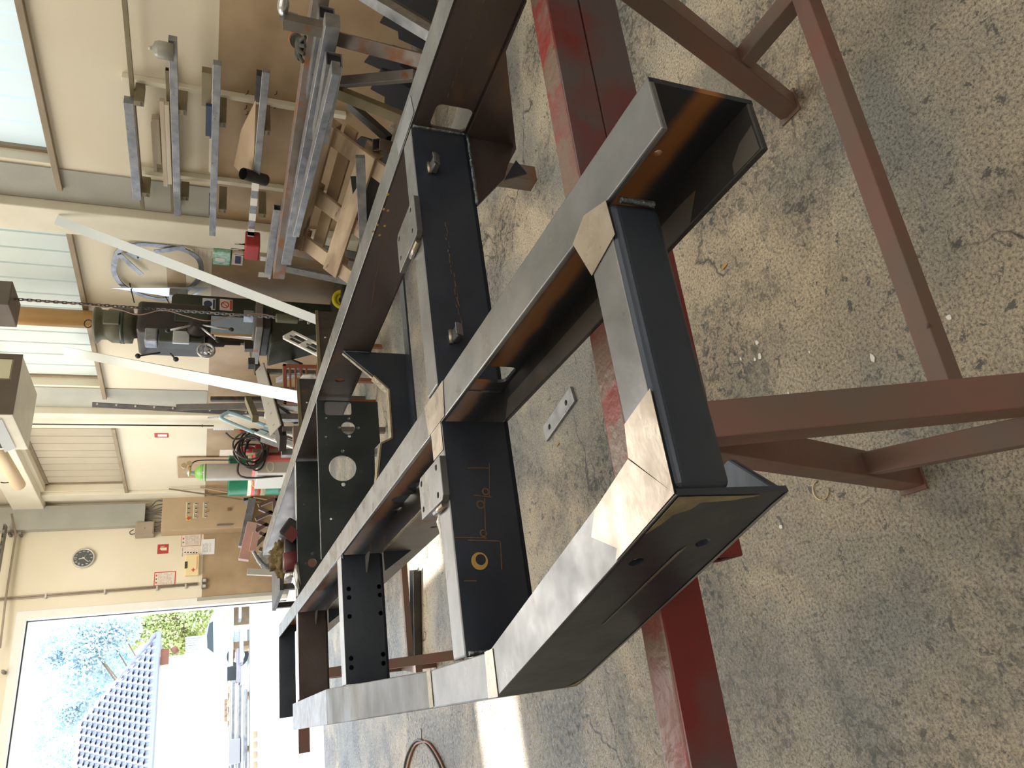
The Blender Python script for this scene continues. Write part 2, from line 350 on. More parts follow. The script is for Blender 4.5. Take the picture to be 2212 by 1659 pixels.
    def ball(s, c, r, n=10, sc=(1, 1, 1)):
        c = Vector(c); prof = [(-math.cos(PI*k/n)*r*sc[2], max(1e-4, math.sin(PI*k/n)*r)) for k in range(n+1)]
        vs = []; fs = []
        for (h, q) in prof: vs += [c+Vector((q*sc[0]*math.cos(2*PI*i/n), q*sc[1]*math.sin(2*PI*i/n), h)) for i in range(n)]
        for k in range(n): fs += [(k*n+i, k*n+(i+1) % n, (k+1)*n+(i+1) % n, (k+1)*n+i) for i in range(n)]
        return s.add(vs, fs, True)
    def text(s, txt, size, fn, th=.0):
        """flat lettering; fn(x, y) -> 3-D, text centred"""
        cu = bpy.data.curves.new('t', 'FONT'); cu.body = txt; cu.size = size; cu.align_x = 'CENTER'; cu.align_y = 'CENTER'; cu.resolution_u = 2
        o = bpy.data.objects.new('t', cu); C.objects.link(o); bpy.context.view_layer.update()
        me = bpy.data.meshes.new_from_object(o.evaluated_get(bpy.context.evaluated_depsgraph_get()))
        s.add([fn(v.co.x, v.co.y) for v in me.vertices], [tuple(p.vertices) for p in me.polygons])
        bpy.data.objects.remove(o); bpy.data.curves.remove(cu); bpy.data.meshes.remove(me); return s
    def build(s, name, mat, parent=None, bevel=0., seg=2, at=None, fix=True):
        off = OFF[root_of(parent).name] if parent else (Vector(at) if at is not None else None)
        if off is None:
            xs = [v.x for v in s.v]; ys = [v.y for v in s.v]; zs = [v.z for v in s.v]
            off = Vector(((min(xs)+max(xs))/2, (min(ys)+max(ys))/2, min(zs)))
        me = bpy.data.meshes.new(name); me.from_pydata([v-off for v in s.v], [], s.f)
        me.polygons.foreach_set('use_smooth', s.sm)
        me.materials.append(M[mat] if isinstance(mat, str) else mat)
        if fix:
            bm = bmesh.new(); bm.from_mesh(me); bmesh.ops.remove_doubles(bm, verts=bm.verts, dist=1e-5)
            bmesh.ops.recalc_face_normals(bm, faces=bm.faces); bm.to_mesh(me); bm.free()
        o = bpy.data.objects.new(name, me); C.objects.link(o)
        if parent: o.parent = parent
        else: o.location = off; OFF[o.name] = off
        if bevel:
            b = o.modifiers.new('bevel', 'BEVEL'); b.width = bevel; b.segments = seg; b.limit_method = 'ANGLE'; b.angle_limit = math.radians(50)
            b.harden_normals = False
        return o
def circ(x, y, r, n=20, ry=None): return [(x+r*math.cos(2*PI*i/n), y+(ry or r)*math.sin(2*PI*i/n)) for i in range(n)]
def rrect(x0, y0, x1, y1, r, n=4):
    o = []
    for cx, cy, a in ((x1-r, y1-r, 0), (x0+r, y1-r, 90), (x0+r, y0+r, 180), (x1-r, y0+r, 270)):
        for i in range(n+1):
            t = math.radians(a+90*i/n); o.append((cx+r*math.cos(t), cy+r*math.sin(t)))
    return o
def curve(pts, n=8):
    """smooth path through points"""
    P = [Vector(p) for p in pts]; out = []
    for i in range(len(P)-1):
        p0 = P[max(i-1, 0)]; p1 = P[i]; p2 = P[i+1]; p3 = P[min(i+2, len(P)-1)]
        for k in range(n):
            t = k/n; out.append(.5*((2*p1)+(-p0+p2)*t+(2*p0-5*p1+4*p2-p3)*t*t+(-p0+3*p1-3*p2+p3)*t**3))
    out.append(P[-1]); return out
def struct(name, mb, mat, parent=None, at=(0, 0, 0), **k):
    o = mb.build(name, mat, parent, at=at, **k)
    if not parent: o['kind'] = 'structure'
    return o
def solo(name, mb, mat, label, cat, group=None, **k):
    return tag(mb.build(name, mat, **k), label, cat, group)
def crumple(s, c, r, amp, freq, seed=0, sc=(1, 1, 1), sub=4):
    from mathutils import noise
    bm = bmesh.new(); bmesh.ops.create_icosphere(bm, subdivisions=sub, radius=1)
    vs = []
    for v in bm.verts:
        n = v.co.normalized(); q = n*freq+Vector((seed, seed*2.3, 0)); k = 1+amp*(noise.noise(q)+.6*abs(noise.noise(q*2.3))+.3*noise.noise(q*5))
        vs.append(Vector(c)+Vector((n.x*sc[0], n.y*sc[1], n.z*sc[2]))*r*k)
    fs = [tuple(x.index for x in f.verts) for f in bm.faces]; bm.free(); return s.add(vs, fs, True)
def dup(o, parent=None):
    c = o.copy(); C.objects.link(c); c.parent = parent
    if o.name in OFF: OFF[c.name] = OFF[o.name].copy()
    for ch in [x for x in o.children]: dup(ch, c)
    return c

# ================================================================== the hall
struct('floor', MB().box((-4.5, -4, -.12), (WX, DY+.35, 0)), 'floor')
# right wall with three window openings
WIN = [(-1.2, 4.86, 2.42, 3.45), (5.61, 8.42, 2.42, 3.45), (9.55, 11.72, 2.40, 3.45)]
mw = MB()
outer = [(-4, 0), (DY+.3, 0), (DY+.3, 5.0), (-4, 5.0)]
mw.plate(outer, [[(a, z0), (b, z0), (b, z1), (a, z1)] for a, b, z0, z1 in WIN], lambda p, q, d: (WX+d, p, q), .3)
struct('wall_right', mw, 'wall')
mw = MB()
mw.plate([(-4.5, 0), (-2.6, 0), (-2.6, 3.60), (2.885, 3.60), (2.885, 0), (WX, 0), (WX, 5.0), (-4.5, 5.0)], [], lambda p, q, d: (p, DY+d, q), .3)
struct('wall_far', mw, 'wall')
struct('wall_left', MB().box((-4.8, -4, 0), (-4.5, DY+.3, 5)), 'wall')
struct('wall_back', MB().box((-4.8, -4.3, 0), (WX+.3, -4, 5)), 'wall')
mc = MB()   # unseen ceiling; both openings are added to throw sun patches on the floor
mc.plate([(-4.8, -4.3), (WX+.3, -4.3), (WX+.3, DY+.3), (-4.8, DY+.3)], [[(-2.0, 8.42), (.55, 8.42), (.55, 9.02), (-2.0, 9.02)], [(.38, 9.2), (.78, 9.2), (.78, 10.05), (.38, 10.05)]], lambda p, q, d: (p, q, 5.0+d), .08)
struct('ceiling', mc, M['trimc'])
# concrete ring beam and pilasters on the right wall
struct('trim_1', MB().box((WX-.10, 8.95, 0), (WX, 9.34, 5)), 'trimc', bevel=.01)
struct('trim_2', MB().box((WX-.10, 5.27, 0), (WX, 5.57, 5)), 'trimc', bevel=.01)
struct('trim_3', MB().box((WX-.12, 9.36, 3.50), (WX, DY, 3.9)), 'trimc', bevel=.01)
struct('trim_4', MB().box((WX-.05, 11.76, 1.27), (WX, 12.0, 3.5)), 'trimc', bevel=.008)
for k, (a, b, z0, z1) in enumerate(WIN):
    w = bpy.data.objects.new('window_%d' % (k+1), None); C.objects.link(w); w['kind'] = 'structure'; OFF[w.name] = Vector((WX, a, z0)); w.location = (WX, a, z0)
    MB().box((WX-.045, a-.05, z0-.045), (WX+.16, b+.25 if k < 2 else b+.04, z0+.0)).build('window_sill', 'sill', w, bevel=.004)
    MB().box((WX+.10, a, z1-.04), (WX+.2, b, z1)).build('window_head', 'sill', w)
    MB().box((WX+.10, a, z0), (WX+.2, a+.03, z1)).build('window_jamb', 'sill', w)
    MB().box((WX+.10, b-.03, z0), (WX+.2, b, z1)).build('window_jamb', 'sill', w)
    MB().box((WX+.188, a+.03, z0), (WX+.196, b-.03, z1-.04)).build('dark_backing', 'greenm', w)  # added sheet, keeps the bright outside from showing between planks
    n = round((b-a-.06)/.232); st = (b-a-.06)/n
    for i in range(n):
        y0 = a+.03+i*st
        m = MB(); p = [(y0+.004, 0), (y0+.012, -.035), (y0+st-.012, -.035), (y0+st-.004, 0)]
        m.plate(p, [], lambda q, d, e: (WX+.155+d, q, z0+.002+e*(z1-z0-.045)), 1)
        m.build('glass_plank', 'pane%d' % (k+1), w)
# big grey blind panel between window 2 and pilaster
struct('trim_5', MB().box((WX-.012, 8.46, 1.28), (WX, 8.94, 3.45)), 'concrete')
struct('trim_7', MB().plate([(wx(369, 578).y, 1.50), (wx(369, 650).y, 1.50), (wx(402, 650).y, 1.66), (wx(402, 578).y, 1.66)], [], lambda p, q, e: (WX-.003+e, p, q), .002), 'cab')
struct('trim_6', MB().box((WX-.012, 4.90, 1.28), (WX, 5.26, 3.2)), 'concrete')
# gate opening: painted frame
d = bpy.data.objects.new('door_1', None); C.objects.link(d); d['kind'] = 'structure'; d.location = (0, DY, 0); OFF[d.name] = Vector((0, DY, 0))
MB().box((2.845, DY-.012, 0), (2.965, DY+.32, 3.68)).build('door_jamb', 'white', d, bevel=.004)
MB().box((-2.68, DY-.012, 3.565), (2.845, DY+.32, 3.68)).build('door_head', 'white', d, bevel=.004)
MB().box((-2.68, DY-.012, 0), (-2.56, DY+.32, 3.565)).build('door_jamb', 'white', d, bevel=.004)
MB().box((2.915, DY-.02, 0), (2.967, DY-.011, 1.33)).build('door_guard_strip', 'concrete', d)
MB().box((2.835, DY+.10, 0), (2.845, DY+.13, 3.56)).build('door_guide', 'darkst', d)
MB().box((-2.56, DY+.10, 3.55), (2.845, DY+.13, 3.565)).build('door_guide', 'darkst', d)

# ================================================================== things on the far wall
def quad_on_far(u0, v0, u1, v1, d=0):
    p = wy(u0, v0); q = wy(u1, v1); return min(p.x, q.x), max(p.x, q.x), min(p.z, q.z), max(p.z, q.z)
# cable duct, junction box, control cabinet
t = thing('cable_duct', 'tall grey-olive painted cable duct in the corner above the beige cabinet', 'duct', (4.30, DY, 2.1))
MB().box((4.13, DY-.14, 2.13), (4.49, DY-.001, 4.95)).build('duct_body', 'concrete', t, bevel=.006)
t = thing('cable_bundle', 'grey cables fanning out from the wall duct into the cabinet top', 'cables', (4.3, DY, 1.9))
for i in range(11):
    x0 = 4.16+.03*i; x1 = 4.03+.048*i
    MB().tube(curve([(x0, DY-.05-.02*(i % 3), 2.16), (x0-.02, DY-.08, 2.07), (x1-.03*math.sin(i), DY-.11-.015*(i % 2), 1.98), (x1, DY-.14, 1.885)], 4), .0095, 6).build('cable', 'rubber', t)
t = thing('junction_box', 'small taupe enamelled junction box beside the wall duct', 'box', (4.02, DY, 2.0))
x0, x1, z0, z1 = 3.955, 4.175, 1.985, 2.25
MB().box((x0, DY-.17, z0), (x1, DY-.001, z1)).build('housing', 'cab2', t, bevel=.008)
MB().box((x0+.014, DY-.178, z0+.014), (x1-.014, DY-.168, z1-.014)).build('lid', 'cab2', t, bevel=.004)
MB().cyl(((x0+x1)/2, DY-.177, z0+.13), ((x0+x1)/2, DY-.182, z0+.13), .007, n=8).build('lock', 'black', t)
MB().tube(curve([(x0+.06, DY-.08, z1), (x0+.05, DY-.08, z1+.06), (x0+.09, DY-.08, z1+.075), (x0+.13, DY-.06, z1+.03)], 5), .008, 6).build('cable_loop', 'rubber', t)
t = thing('control_cabinet', 'beige steel control cabinet with rows of rotary switches and a red main switch', 'cabinet', (4.25, DY, .5))
cx0, cx1, cz0, cz1, cd_ = 3.975, 4.555, .56, 1.885, .26
MB().box((cx0, DY-cd_, cz0), (cx1, DY-.001, cz1)).build('housing', 'cab', t, bevel=.008)
MB().box((cx0+.006, DY-cd_-.018, cz0+.006), (cx1-.006, DY-cd_-.001, cz1-.006)).build('door', 'cab', t, bevel=.004)
fy = DY-cd_-.019
def cabp(u, v):
    p = on(u, v, 'y', fy); return p.x, p.z
c3 = lambda x, y: (330+x*.0859, 1050+y*.0859)
for r_, row in enumerate([[(905, 455), (900, 570), (895, 680)], [(1092, 455), (1088, 568), (1083, 675), (1078, 785)], [(1330, 445), (1330, 555), (1325, 665), (1320, 772)]]):
    for q in row:
        x, z = cabp(*c3(*q)); k = MB().cyl((x, fy, z), (x, fy-.006, z), .017, n=14).build('switch_plate', 'white' if r_ else 'silver', t)
        kk = MB().box((x-.005, fy-.024, z-.012), (x+.005, fy-.005, z+.012)).build('rotary_knob', 'black', k)
for zc in (cabp(*c3(845, 600)), cabp(*c3(1030, 620)), cabp(*c3(1270, 600))):
    MB().box((zc[0]-.13, fy-.003, zc[1]-.006), (zc[0]+.13, fy, zc[1]+.006)).build('label_strip', 'cream', t)
x, z = cabp(*c3(900, 815)); MB().box((x-.03, fy-.004, z-.03), (x+.03, fy, z+.03)).build('main_switch_plate', 'yellow', t)
MB().cyl((x, fy-.004, z), (x, fy-.02, z), .024, n=14).build('main_switch_knob', 'inkr', t)
x, z = cabp(*c3(1915, 590)); MB().box((x-.03, fy-.004, z-.028), (x+.03, fy, z+.04)).build('isolator_plate', 'orange', t)
MB().box((x-.022, fy-.03, z-.026), (x+.022, fy-.004, z+.02)).build('isolator_switch', 'greyst', t, bevel=.004)
x, z = cabp(*c3(1385, 615)); MB().plate([(x-.03, z-.018), (x+.03, z-.018), (x, z+.032)], [[(x-.016, z-.010), (x, z+.016), (x+.016, z-.010)]], lambda p, q, e: (p, fy-e, q), .002).build('warning_triangle', 'orange', t)
x, z = cabp(*c3(1810, 975)); MB().box((x-.012, fy-.022, z-.12), (x+.012, fy, z+.12)).build('door_handle', 'greyst', t, bevel=.005)
# leaning rods beside the cabinet
def rod_thing(name, label, cat, p, q, w, h, mat, group=None, **k):
    m = MB().bar(p, q, w, h, **k); return solo(name, m, mat, label, cat, group)
rod_thing('steel_rod', 'thin dark rod leaning across the right edge of the beige cabinet', 'rod', on(365, 1056, 'x', 4.53), on(522, 1082, 'x', 4.30)+Vector((-.06, 0, -.42)), .018, .018, 'olive')
rod_thing('wooden_strip', 'pale narrow strip leaning between the drum and the beige cabinet', 'strip', on(432, 1053, 'x', 4.54), on(520, 1074, 'x', 4.40)+Vector((-.06, 0, -.42)), .05, .015, 'plywood')
# wall clock
t = thing('wall_clock', 'round wall clock with dark dial and silver rim above the notices', 'clock', (3.683, DY, 2.77))
p = wy(181, 1207); cxk, czk, R_ = p.x, p.z, .152
MB().lathe((cxk, DY-.001, czk), (0, -1, 0), [(0, R_*.97), (.03, R_), (.045, R_*.97), (.05, R_*.88), (.035, R_*.84)], 32).build('rim', 'silver', t)
MB().cyl((cxk, DY-.02, czk), (cxk, DY-.038, czk), R_*.86, n=32).build('dial', 'clockf', t)
for h in range(1, 13):
    a = PI/2-h*PI/6; X = cxk+math.cos(a)*.104; Z = czk+math.sin(a)*.104
    MB().text(str(h), .042, lambda x, y: (X+x, DY-.0395, Z+y)).build('numeral', 'white', t)
def hand(ang, ln, w, back=.02):
    a = PI/2-math.radians(ang); dx, dz = math.cos(a), math.sin(a)
    return MB().bar((cxk-dx*back, DY-.042, czk-dz*back), (cxk+dx*ln, DY-.042, czk+dz*ln), w, .002, up=(0, 1, 0))
hand(350-2, .062, .009).build('hour_hand', 'white', t); hand(222, .09, .007).build('minute_hand', 'white', t); hand(132-10, .07, .002).build('second_hand', 'silver', t)
MB().cyl((cxk, DY-.038, czk), (cxk, DY-.046, czk), .008, n=12).build('hub', 'white', t)
# signs and notices
def sign(name, label, cat, u, v, w, h, mat, deco=(), group=None, plane='far', th=.004):
    p = wy(u, v) if plane == 'far' else wx(u, v)
    t = thing(name, label, cat, (p.x, p.y, p.z-h/2), group)
    if plane == 'far':
        f = lambda x, y, e=0: (p.x+x, DY-.001-e, p.z+y)
    else:
        f = lambda x, y, e=0: (WX-.001-e, p.y-x, p.z+y)
    m = MB().plate([(-w/2, -h/2), (w/2, -h/2), (w/2, h/2), (-w/2, h/2)], [], f, th); m.build('sheet' if mat.startswith('paper') else 'plate', mat, t)
    for nm, mt, polys in deco:
        m = MB()
        for pl in polys: m.plate(pl, [], lambda x, y, e: f(x, y, th+.0002+e), .0006)
        m.build(nm, mt, t)
    return t, f
def lines(x0, x1, y0, y1, n, w=.004, broken=True):
    o = []
    for i in range(n):
        y = y0+(y1-y0)*i/max(1, n-1); xx = x0
        while xx < x1-.01:
            l = random.uniform(.03, .09) if broken else x1-x0
            o.append([(xx, y), (min(x1, xx+l), y), (min(x1, xx+l), y+w), (xx, y+w)]); xx += l+.012
    return o
sq = lambda x, y, w, h: [(x-w/2, y-h/2), (x+w/2, y-h/2), (x+w/2, y+h/2), (x-w/2, y+h/2)]
sign('extinguisher_sign', 'small red fire extinguisher sign on the cream wall below the clock', 'sign', 352, 1186, .15, .155, 'signred',
     [('extinguisher_symbol', 'cream', [[(-.025, -.055), (.02, -.055), (.022, .02), (.0, .045), (-.022, .02)], [(.0, .045), (.04, .03), (.045, -.02), (.038, -.02), (.032, .024), (.0, .036)]])])
FR = lambda w, h, b: [[(-w/2, -h/2), (w/2, -h/2), (w/2, -h/2+b), (-w/2, -h/2+b)], [(-w/2, h/2-b), (w/2, h/2-b), (w/2, h/2), (-w/2, h/2)], [(-w/2, -h/2+b), (-w/2+b, -h/2+b), (-w/2+b, h/2-b), (-w/2, h/2-b)], [(w/2-b, -h/2+b), (w/2, -h/2+b), (w/2, h/2-b), (w/2-b, h/2-b)]]
sign('safety_notice', 'red-framed safety notice on the cream wall near the gate', 'notice', 356, 1250, .215, .30, 'paper',
     [('red_border', 'inkr', FR(.215, .30, .012)), ('print', 'ink', lines(-.085, .085, -.10, .09, 13)), ('red_symbol', 'inkr', [sq(-.055, .118, .03, .02)]), ('red_symbol', 'inkr', [sq(.055, .118, .025, .02)]), ('green_symbol', 'inkg', [sq(0, .118, .025, .02)])])
sign('safety_notice', 'red-framed safety notice taped beside the beige cabinet', 'notice', 413, 1167, .19, .29, 'paper',
     [('red_border', 'inkr', FR(.19, .29, .006)), ('print', 'ink', lines(-.075, .075, -.11, .08, 13)), ('green_symbol', 'inkg', [sq(-.03, .115, .025, .02)]), ('red_symbol', 'inkr', [sq(.03, .115, .025, .02)])])
sign('instruction_sheet', 'reddish sheet with small black figures above the first-aid box', 'notice', 413, 1192, .16, .285, 'paper',
     [('black_figure', 'inkd', [sq(-.02+.004*i, -.08+.042*i, .022, .018) for i in range(5)]), ('print', 'ink', lines(-.07, .07, .12, .125, 2))])
sign('paper_notice', 'white printed sheet overlapping the tan paint edge', 'notice', 449, 1181, .25, .20, 'paperw',
     [('print', 'ink', lines(-.09, .06, -.005, .075, 8)), ('print', 'ink', lines(-.09, .06, -.045, -.03, 2))])
t = thing('first_aid_box', 'pale yellow first-aid box with a red cross on the far wall', 'box', (3.45, DY, 1.28))
p = wy(415, 1223); X, Z = p.x, p.z; W2, H2 = .165, .10
MB().box((X-W2, DY-.09, Z-H2), (X+W2, DY-.001, Z+H2)).build('case', 'aid', t, bevel=.012)
MB().box((X-.055, DY-.095, Z+H2-.035), (X+.055, DY-.06, Z+H2+.006)).build('handle', 'greenm', t, bevel=.004)
cr_ = [(-.008, -.028), (.008, -.028), (.008, -.008), (.028, -.008), (.028, .008), (.008, .008), (.008, .028), (-.008, .028), (-.008, .008), (-.028, .008), (-.028, -.008), (-.008, -.008)]
MB().plate([(X-.085+x, Z-.02+y) for x, y in cr_], [], lambda a, b, e: (a, DY-.0905-e, b), .0015).build('red_cross', 'inkr', t)
MB().text('VERBANDKASTEN', .026, lambda x, y: (X+.02+x, DY-.092, Z-.072+y)).build('lettering', 'inkr', t)
# conduit and sockets
t = thing('cable_conduit', 'long twin brown conduit pipe running down beside the gate', 'conduit', (3.15, DY, 1.3))
for dx in (0, .026): MB().cyl((3.135+dx, DY-.02, 4.95), (3.165+dx, DY-.02, 1.33), .011, n=8).build('pipe', 'cab2', t)
for z in (3.35, 2.6, 1.9, 1.5): MB().box((3.12, DY-.036, z-.012), (3.19, DY-.001, z+.012)).build('pipe_clip', 'silver', t)
for i, z in enumerate((1.285,)):
    for j, dx in enumerate((-.045, .045)):
        t = thing('wall_socket', ['grey switch box at the foot of the conduit, gate side', 'grey switch box at the foot of the conduit, notice side'][j], 'switch', (3.16+dx, DY, 1.2), 'switch boxes under the conduit')
        MB().box((3.175+dx-.036, DY-.05, 1.20), (3.175+dx+.036, DY-.001, 1.275)).build('housing', 'greyst', t, bevel=.006)
        MB().box((3.175+dx-.02, DY-.056, 1.215), (3.175+dx+.02, DY-.049, 1.26)).build('rocker', 'silver', t, bevel=.002)
# cable tray brackets and pipe high up near the ceiling
t = thing('overhead_pipe', 'thin brown pipe on brackets high along the far wall', 'pipe', (3, DY, 4.0))
pts = [on(25, 1110, 'y', DY-.14), on(34, 1155, 'y', DY-.14), on(12, 1295, 'y', DY-.14), on(0, 1400, 'y', DY-.14)]
MB().tube(pts, .014, 8).build('pipe', 'cab2', t)
for (u, v) in ((45, 1155), (22, 1155), (43, 1079), (8, 1452)):
    p = on(u, v, 'y', DY-.07); MB().box((p.x-.02, DY-.15, p.z-.015), (p.x+.02, DY-.001, p.z+.015)).build('bracket', 'greyst', t)
t = thing('cable_tray', 'perforated grey cable tray rising to the ceiling corner', 'tray', (3.8, DY-.3, 4.4))
p0 = on(12, 1135, 'y', DY-.3); p1 = on(-14, 1290, 'y', DY-.3)
MB().bar(p0, p1, .14, .03).build('tray', 'greyst', t); 
for i in range(9):
    q = p0.lerp(p1, (i+.5)/9); MB().box((q.x-.03, q.y-.078, q.z-.008), (q.x+.03, q.y-.069, q.z+.008)).build('slot', 'darkst', t)

# ================================================================== drum, gas bottle, welder
DYY = 10.0; dz = on(493, 1052, 'y', DYY-.1).z
DX = on(500, 1069.5, 'y', DYY).x+.283
t = thing('oil_drum', 'green oil drum with cream and red bands reading Castrol', 'drum', (DX, DYY, 0))
prof = [(0, .275), (.012, .286), (.03, .279), (dz*.33-.02, .279), (dz*.33, .287), (dz*.33+.02, .279), (dz*.64-.02, .279), (dz*.64, .287), (dz*.64+.02, .279), (dz-.03, .279), (dz-.012, .286), (dz, .28), (dz-.01, .268)]
MB().lathe((DX, DYY, 0), (0, 0, 1), prof, 36).build('shell', 'drumg', t)
zb0, zb1, zr0, zr1 = [on(u, 1058, 'y', DYY-.27).z for u in (576, 536, 565, 544)]
MB().lathe((DX, DYY, 0), (0, 0, 1), [(zb0, .2805), (zb1, .2805)], 36).build('cream_band', 'cream', t)
MB().lathe((DX, DYY, 0), (0, 0, 1), [(zr0, .2820), (zr1, .2820)], 36).build('red_band', 'drumr', t)
fa = math.atan2(-DYY, -DX)+.18
def wrap(x, y): a = fa+x/.284; return (DX+.2835*math.cos(a), DYY+.2835*math.sin(a), (zr0+zr1)/2+y)
m = MB().text('Castrol', .155, wrap); m.build('lettering', 'cream', t, fix=False)
# gas bottle
gp = on(480, 1020, 'y', 9.62); GX, GY = gp.x, 9.62
gz = on(424, 1020, 'y', 9.62).z
t = thing('gas_bottle', 'grey gas bottle with bright green shoulder and brass regulator gauges', 'gas bottle', (GX, GY, 0))
MB().lathe((GX, GY, .0), (0, 0, 1), [(0, .10), (.02, .115), (gz-.10, .115), (gz-.085, .113)], 24).build('body', 'cylg', t)
MB().lathe((GX, GY, 0), (0, 0, 1), [(gz-.12, .1165), (gz-.06, .110), (gz-.02, .085), (gz+.01, .055), (gz+.02, .03)], 24).build('shoulder', 'limeg', t)
MB().text('N', .07, lambda x, y: (GX-.055+x, GY-.108, gz-.075+y)).build('letter', 'white', t)
vv = MB().cyl((GX, GY, gz+.01), (GX, GY, gz+.11), .022, n=10).build('valve', 'lblue', t)
rg = MB().cyl((GX-.06, GY-.02, gz+.08), (GX+.08, GY-.04, gz+.08), .02, n=10).build('regulator', 'brass', t)
for q in ((.075, .15), (.105, .085)):
    g_ = MB().cyl((GX+q[0], GY-.03, gz+q[1]), (GX+q[0], GY-.07, gz+q[1]), .034, n=18).build('pressure_gauge', 'brass', rg)
MB().tube(curve([(GX+.09, GY-.04, gz+.07), (GX+.15, GY-.05, gz-.02), (GX+.14, GY-.08, gz-.35), (GX+.13, GY-.1, gz-.5)], 6), .008, 6).build('gas_hose', 'black', t)
solo('cardboard_sheet', MB().box((WX-.035, 10.45, .0), (WX-.02, 11.2, 1.65)), 'cardb', 'brown cardboard sheet standing behind the gas bottle', 'cardboard')
# welding machine on cart: casing, wire feeder, hoses
WYm = 8.9; bx = on(580, 1008, 'y', WYm); WXm = bx.x
t = thing('welding_machine', 'red and grey wheeled welding machine with coiled black cables', 'welding machine', (WXm, WYm, 0))
z0 = on(612, 1008, 'y', WYm).z; z1 = on(555, 1008, 'y', WYm).z
xa = on(580, 1022, 'y', WYm).x; xb = on(580, 995, 'y', WYm).x
MB().box((xa, WYm, z0-.1), (xb, WYm+.55, z1)).build('side_panel', 'silver', t, bevel=.012)
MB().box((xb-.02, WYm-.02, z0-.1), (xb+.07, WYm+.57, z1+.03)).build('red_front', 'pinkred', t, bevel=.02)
MB().plate(circ(0, 0, .075, 20, .05), [circ(0, 0, .06, 20, .035)], lambda x, y, e: ((xa+xb)/2+x, WYm-.001-e, (z0+z1)/2+y), .003).build('maker_oval', 'cream', t)
xr = on(580, 955, 'y', WYm).x
MB().box((xb+.08, WYm+.05, .12), (xr, WYm+.5, z1+.02)).build('feeder_housing', 'red', t, bevel=.015)
MB().box((xb+.12, WYm+.02, z0+.05), (xr-.08, WYm+.06, z1+.05)).build('drum_window', 'olive', t, bevel=.004)
zz = on(540, 960, 'y', WYm).z
MB().ball((xr-.06, WYm+.1, zz+.02), .075, 10, (.7, .6, 1.3)).build('red_cap', 'red', t)
MB().box((xb+.15, WYm-.01, z1+.10), (xb+.30, WYm+.02, z1+.13)).build('handle_bar', 'darkst', t)
MB().tube(curve([(xa+.0, WYm+.1, z0), (xa, WYm+.1, z1+.18), (xb+.1, WYm+.1, z1+.2), (xr, WYm+.1, z1+.19), (xr, WYm+.1, z1-.1)], 6), .014, 8).build('handle_bar', 'darkst', t)
random.seed(3)
for k in range(7):
    c = Vector(((xb+xr)/2+random.uniform(-.06, .05), WYm-.03-.02*k, z1+.07+random.uniform(-.05, .05)))
    rx, rz = random.uniform(.16, .24), random.uniform(.10, .20)
    MB().tube([(c.x+rx*math.cos(a), c.y+.03*math.sin(2*a), c.z+rz*math.sin(a)) for a in [2*PI*i/28 for i in range(28)]], random.uniform(.010, .014), 6, closed=True).build('coiled_cable', 'black' if k % 3 else 'rubber', t)
MB().tube(curve([(xb+.05, WYm-.05, z1+.02), (xb+.2, WYm-.12, z0+.1), (xr-.05, WYm-.1, z0-.02)], 6), .012, 6).build('coiled_cable', 'rubber', t)
for sx_ in (xa+.08, xr-.08): MB().cyl((sx_, WYm-.02, .1), (sx_, WYm+.03, .1), .1, n=20).build('wheel', 'black', t)

# ================================================================== the welded chassis frame (its own axes: a across, b along)
RZ = -math.radians(4.146)
fr = thing('chassis_frame', 'large welded steel chassis frame of channel rails and crossmembers on red trestles', 'steel frame', (.7, 1.9, .80), rz=RZ)
Z1, Z0, TH = ZT, ZT-.113, .0055
def rail(name, web, tip, b0, b1, mat='mill', holes=(), topmat='ground', z0=Z0, z1=Z1, bot=True):
    """rolled channel along b: web plane at a=web, flange tips at a=tip"""
    s = 1 if web > tip else -1
    o = MB().plate([(b0, z0), (b1, z0), (b1, z1), (b0, z1)], holes, lambda p, q, e: (web-s*e, p, min(q, Z1-.001)), TH).build(name, mat, fr)
    MB().box((tip, b0, z1-.007), (web, b1, z1)).build('top_flange', topmat, o, bevel=.0018)
    if bot: MB().box((tip, b0, z0), (web, b1, z0+.007)).build('bottom_flange', 'greyst' if tip == 1.092 else 'darkst', o, bevel=.0015)
    return o
def cross(name, b, a0, a1, mat='mill', holes=(), topmat='ground', z0=Z0, z1=Z1, fl=.058, outline=None):
    """channel across the frame: web faces the viewer at b, flanges run away from him"""
    o = MB().plate(outline or [(a0, z0), (a1, z0), (a1, z1), (a0, z1)], holes, lambda p, q, e: (p, b+e, min(q, Z1-.001)), TH).build(name, mat, fr)
    if fl:
        MB().box((a0, b, z1-.007), (a1, b+fl, z1+.0003)).build('top_flange', topmat, o, bevel=.004, seg=3)
        MB().box((a0, b, z0), (a1, b+fl, z0+.007)).build('bottom_flange', mat, o)
    return o
# the two inner rails and the outer rail
h1 = [circ(1.53, .806, .03, 20), circ(1.635, .805, .043, 24), circ(1.725, .786, .033, 20)]
rail('side_rail', .469, .411, .363, 3.75, 'streak', [circ(.44, Z0+.055, .0045, 10), circ(.60, Z0+.03, .003, 8), rrect(.915, Z0+.012, .972, Z0+.085, .012)]+h1)
rail('side_rail', 1.020, 1.092, -.6, 4.755, 'millbrown', [rrect(.946, Z0+.006, 1.006, Z0+.078, .012), circ(2.16, .858, .016, 16), circ(2.78, .835, .011, 16, .014)])
rail('outer_rail', .003, .058, .912, 1.20, 'ground')
orl = MB().box((.003, 1.202, Z0), (.0085, 2.30, Z1-.001)).build('outer_rail', 'millol', fr)
for za, nm in ((Z1-.007, 'top_flange'), (Z0, 'bottom_flange')):
    MB().plate([(.003, 1.202), (.058, 1.202), (.097, 2.30), (.003, 2.30)], [], lambda p, q, e: (p, q, za+e), .007).build(nm, 'millol', orl, bevel=.0018)
rail('outer_rail', .003, .097, 2.304, 3.19, 'ground', topmat='galv')
